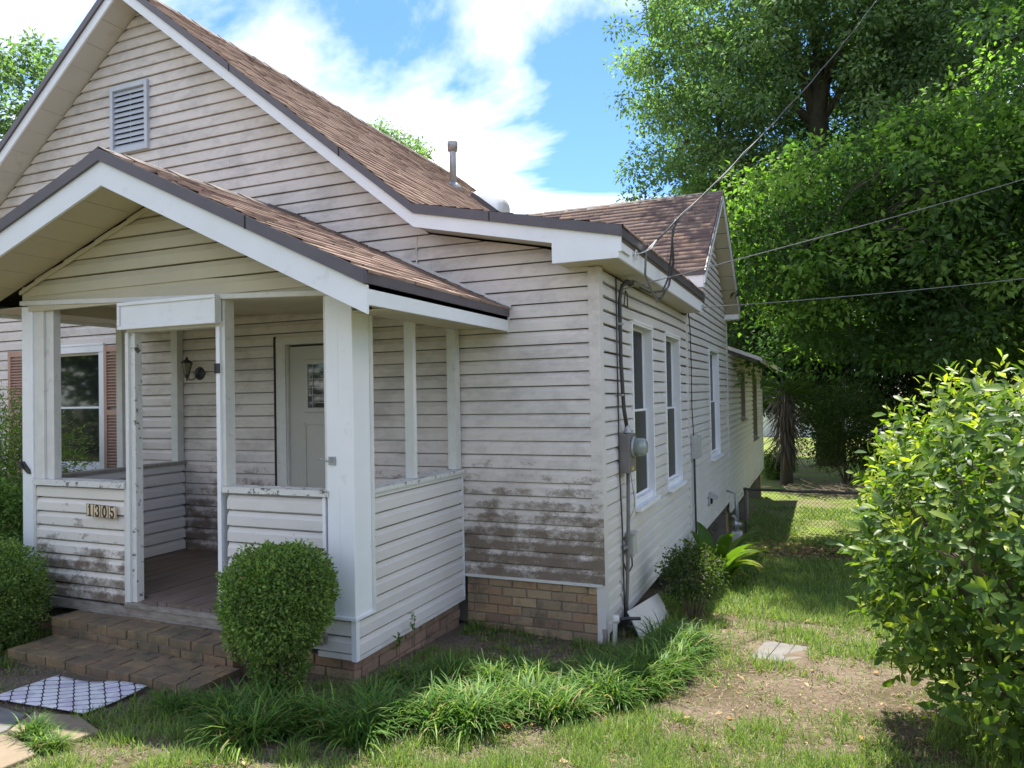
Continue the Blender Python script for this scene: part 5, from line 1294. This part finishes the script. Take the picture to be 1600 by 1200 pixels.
Ps, As, Ns, Ls, Ks = map(np.array, (Ps, As, Ns, Ls, Ks)); As = unit(As)
BC = np.array([(.36, .42, .04), (.25, .34, .04), (.075, .14, .026), (.055, .11, .024), (.11, .18, .03), (.17, .24, .035)])
def leaf8(P, A, N, L, W, col):
    A = unit(A); B = unit(np.cross(N, A)); N = np.cross(A, B); n = len(P); L = L[:, None]; W = W[:, None]
    def q(t, s, z): return P + A * L * t + B * W * s + N * W * z
    V = np.stack([q(0, 0, 0), q(.36, 0, -.02), q(.70, 0, -.04), q(1, 0, -.22), q(.36, .36, .10), q(.70, .42, .06), q(.36, -.36, .10), q(.70, -.42, .06)], 1).reshape(-1, 3)
    f = np.array([(0, 4, 1), (1, 4, 5), (1, 5, 2), (2, 5, 3), (0, 1, 6), (1, 7, 6), (1, 2, 7), (2, 3, 7)])
    F = (np.arange(n)[:, None, None] * 8 + f[None]).reshape(-1, 3); return V, F, np.repeat(col, 8, axis=0)
cw = np.array(CAM - BL); dist = np.linalg.norm(Ps - cw, axis=1)
fwd = np.array([CR[0][2], CR[1][2], CR[2][2]]); rgt = np.array([CR[0][0], CR[1][0], CR[2][0]]); rel = Ps - cw; zc_ = rel @ fwd; inview = (rel @ rgt) / zc_ < .69
score = np.where(inview, dist, 99); pick = np.zeros(len(Ps), bool); pick[np.argsort(score)[:300]] = True
cols = BC[Ks] * rg.uniform(.75, 1.25, (len(Ps), 1))
V, F, c = leaf8(Ps[~pick], As[~pick], Ns[~pick], Ls[~pick], Ls[~pick] * .46, cols[~pick])
obj('foliage', np_mesh('foliage', V, F, c, True), 'leaf_gloss', bush, kind='stuff')
UL = []
for k in range(6):
    V, F, c = leaf8(np.zeros((1, 3)), np.array([[1., 0, 0]]), np.array([[0, 0, 1.]]), np.ones(1), np.ones(1) * .46, BC[k][None]); UL.append(np_mesh('leaf', V, F, c, True))
for i in np.nonzero(pick)[0]:
    A = As[i]; B = unit(np.cross(Ns[i], A)); N = np.cross(A, B); o = obj('leaf', UL[Ks[i]], 'leaf_gloss', bush)
    m4 = Matrix.Identity(4)
    for r_i in range(3): m4[r_i][0] = A[r_i] * Ls[i]; m4[r_i][1] = B[r_i] * Ls[i]; m4[r_i][2] = N[r_i] * Ls[i]; m4[r_i][3] = Ps[i][r_i]
    o.matrix_local = m4

# ---- palm with a skirt of dead fronds
pm = thing('dead_palm', 'palm with a skirt of brown dead fronds beyond the fence', 'palm', (.50, 19.6, -1.08))
MB().tube([(0, 0, -.2), (.03, 0, 1.2), (0, 0, 2.6)], [.2, .17, .18], 10).build('trunk', 'bark', pm, True)
rg = np.random.default_rng(55); n = 520
aa = rg.uniform(0, 6.28, n); zz_ = rg.uniform(1.2, 3.2, n); P = np.stack([.15 * np.cos(aa), .15 * np.sin(aa), zz_], 1); A = np.stack([np.cos(aa) * rg.uniform(.2, .9, n), np.sin(aa) * rg.uniform(.2, .9, n), -rg.uniform(.3, 1.0, n)], 1)
V, F, c = leaves(P, A, np.stack([np.cos(aa), np.sin(aa), np.full(n, .3)], 1), rg.uniform(.5, 1.1, n), np.full(n, .045), jitter_cols((.12, .095, .072), n, rg)); obj('dead_fronds', np_mesh('dead_fronds', V, F, c), 'litter', pm)
n = 220; aa = rg.uniform(0, 6.28, n); P = np.stack([.1 * np.cos(aa), .1 * np.sin(aa), rg.uniform(2.8, 3.2, n)], 1); A = np.stack([np.cos(aa), np.sin(aa), rg.uniform(-.3, .9, n)], 1)
V, F, c = leaves(P, A, np.stack([-np.sin(aa), np.cos(aa), np.full(n, .6)], 1), rg.uniform(.6, 1.2, n), np.full(n, .05), jitter_cols((.06, .09, .025), n, rg)); obj('green_fronds', np_mesh('green_fronds', V, F, c), 'leaf', pm)
# brush pile behind the fence
bp = thing('brush_pile', 'brown pile of cut brush on the lawn behind the fence', 'brush pile', (2.3, 17.2, -1.06)); mb = MB()
for i in range(150):
    a = rg.uniform(0, 3.14); c0 = np.array([rg.normal(0, .9), rg.normal(0, .5), rg.uniform(.0, .28)]); dd = np.array([math.cos(a), math.sin(a), rg.normal(0, .22)]) * rg.uniform(.25, .7); mb.tube([c0 - dd, c0 + dd + [0, 0, .05]], [.014, .004], 4, False)
mb.build('twigs', 'twig', bp)

# ---- lawn
rg = np.random.default_rng(99)
def lawn_ok(x, y):
    ok = ~((x < .02) & (y > -.02)) & ~((x < -1.13) & (y > -1.60) & (x > -4.6)) & ~((x > -3.85) & (x < -1.82) & (y > -2.24) & (y < -1.5))
    ok &= ~((abs(x + 2.62) < .40) & (abs(y + 2.50) < .25)) & ~((abs(x - 1.27) < .19) & (abs(y - .38) < .33)) & ~((x < -1.98) & (y < -2.78) & (y > -4))
    return ok
n = 3200000
x = rg.uniform(-4.2, 5.5, n); y = rg.uniform(-4.4, 14.5, n)
dc = np.hypot(x - CAM.x, y - CAM.y)
sel = (rg.random(n) < np.minimum(1, (3.2 / dc) ** 1.7)) & lawn_ok(x, y)
x, y, dc = x[sel], y[sel], dc[sel]; n = len(x)
patch = fbm(x * 1.3 + 3, y * 1.3, 21); fine = fbm(x * 6, y * 6, 33, 3)
dens = ((patch - .30) * 4.5).clip(.12, 1) * (.25 + 1.1 * ((fine - .28) * 3.2).clip(0, 1))
bare = .8 * np.exp(-(((x - 1.55) / .75) ** 2 + ((y + .45) / .95) ** 2)) + np.exp(-(((x + .95) / .55) ** 2 + ((y + 2.98) / .14) ** 2)) + np.exp(-(((x + .9) / .9) ** 2 + ((y + .40) / .35) ** 2)) + .9 * np.exp(-(((x - 1.3) / 1.2) ** 2 + ((y - 7.9) / 1.1) ** 2)) + .7 * np.exp(-(((x - .95) / .3) ** 2 + ((y + 1.1) / .6) ** 2)) + .5 * np.exp(-(((x - .9) / .5) ** 2 + ((y - .9) / .6) ** 2))
dens = np.where((y > 1.6) & (y < 6.6), np.maximum(dens, .75), dens)
dens = np.where(fine > .56, dens * (1 - .45 * bare.clip(0, 1)), dens * (1 - .93 * bare.clip(0, .97))).clip(0.03, 1)
sel = rg.random(n) < dens
x, y, dc, dens = x[sel], y[sel], dc[sel], dens[sel]; n = len(x)
az = rg.uniform(0, 6.28, n); ll = rg.uniform(.03, .085, n) * (.6 + .6 * dens) * (1 + (dc > 6) * .4); lean = rg.uniform(.3, 1.2, n)
straw = rg.random(n) < .12
base = np.where(straw[:, None], np.array([[.36, .30, .16]]), np.where(rg.random((n, 1)) < .5, np.array([[.20, .29, .06]]), np.array([[.11, .19, .04]]))) * rg.uniform(.7, 1.35, (n, 1))
lean = np.where(straw, rg.uniform(1.1, 1.5, n), lean)
dirh = np.stack([np.cos(az), np.sin(az), np.zeros(n)], 1); side = np.stack([-np.sin(az), np.cos(az), np.zeros(n)], 1); up = np.array([0, 0, 1.])
wd = (.0022 * (1 + np.maximum(0, dc - 3.2) * .28))[:, None]
P0 = np.stack([x, y, gz(x, y) - .004], 1)
P1 = P0 + (dirh * np.sin(lean)[:, None] + up * np.cos(lean)[:, None]) * ll[:, None]
V = np.stack([P0 - side * wd, P0 + side * wd, P1 + side * wd * .2, P1 - side * wd * .2], 1).reshape(-1, 3)
F = np.arange(n * 4).reshape(n, 4)
print('blades', n)
gr = obj('grass', np_mesh('grass', V, F, np.repeat(base, 4, axis=0)), 'grass', kind='stuff'); gr['label'] = 'thin patchy lawn grass round the house'; gr['category'] = 'grass'
# dry thatch and small fallen leaves
n = 420000; x = rg.uniform(-4.5, 5, n); y = rg.uniform(-4.3, 9.2, n); dc = np.hypot(x - CAM.x, y - CAM.y)
sel = (rg.random(n) < np.minimum(1, (3.0 / dc) ** 1.6)) & lawn_ok(x, y); x, y, dc = x[sel], y[sel], dc[sel]; n = len(x)
P = np.stack([x, y, gz(x, y) + rg.uniform(.002, .014, n)], 1); az = rg.uniform(0, 6.28, n); A = np.stack([np.cos(az), np.sin(az), rg.normal(0, .18, n)], 1); N = rg.normal(0, .3, (n, 3)); N[:, 2] += 1
V, F, c = leaves(P, A, N, rg.uniform(.02, .06, n) * (1 + (dc > 5) * .5), np.full(n, .0035) * (1 + np.maximum(0, dc - 4) * .15), np.array([(.27, .21, .14), (.19, .135, .085), (.12, .08, .05), (.33, .27, .19)])[rg.integers(0, 4, n)] * rg.uniform(.8, 1.2, (n, 1)))
o = obj('thatch', np_mesh('thatch', V, F, c), 'litter', kind='stuff'); o['label'] = 'dry straw thatch scattered over the bare lawn'; o['category'] = 'thatch'
n = 4600; x = np.concatenate([rg.normal(1.3, 1.0, 2000), rg.uniform(-1.8, 3.2, 2600)]); y = np.concatenate([rg.normal(7.9, .9, 2000), rg.uniform(-3.6, 3, 2600)]); ok = lawn_ok(x, y) & (y < 9.3); x, y = x[ok], y[ok]; n = len(x)
P = np.stack([x, y, gz(x, y) + .012], 1); az = rg.uniform(0, 6.28, n); A = np.stack([np.cos(az), np.sin(az), rg.normal(0, .25, n)], 1); N = rg.normal(0, .45, (n, 3)); N[:, 2] += 1
ll = np.where(y > 4, rg.uniform(.06, .12, n), .012 + .05 * rg.random(n) ** 3)
V, F, c = leaves(P, A, N, ll, ll * .45, np.array([(.28, .15, .07), (.36, .21, .09), (.20, .12, .07), (.30, .23, .12), (.42, .30, .16)])[rg.integers(0, 5, n)]); o = obj('leaf_litter', np_mesh('leaf_litter', V, F, c), 'litter', kind='stuff'); o['label'] = 'brown fallen leaves strewn over the ground'; o['category'] = 'leaves'
fl_ = thing('fallen_leaf', 'crumpled orange brown leaf on the grass before the lily turf border', 'leaf', (-.02, -1.90, G(-.02, -1.9) + .02))
n = 7; az = np.linspace(0, 5.5, n); V, F, c = leaves(np.zeros((n, 3)), np.stack([np.cos(az), np.sin(az), np.full(n, .5)], 1), np.tile([0, .2, 1.], (n, 1)), np.full(n, .07), np.full(n, .045), jitter_cols((.36, .15, .06), n, rg)); obj('lobes', np_mesh('lobes', V, F, c), 'litter', fl_)
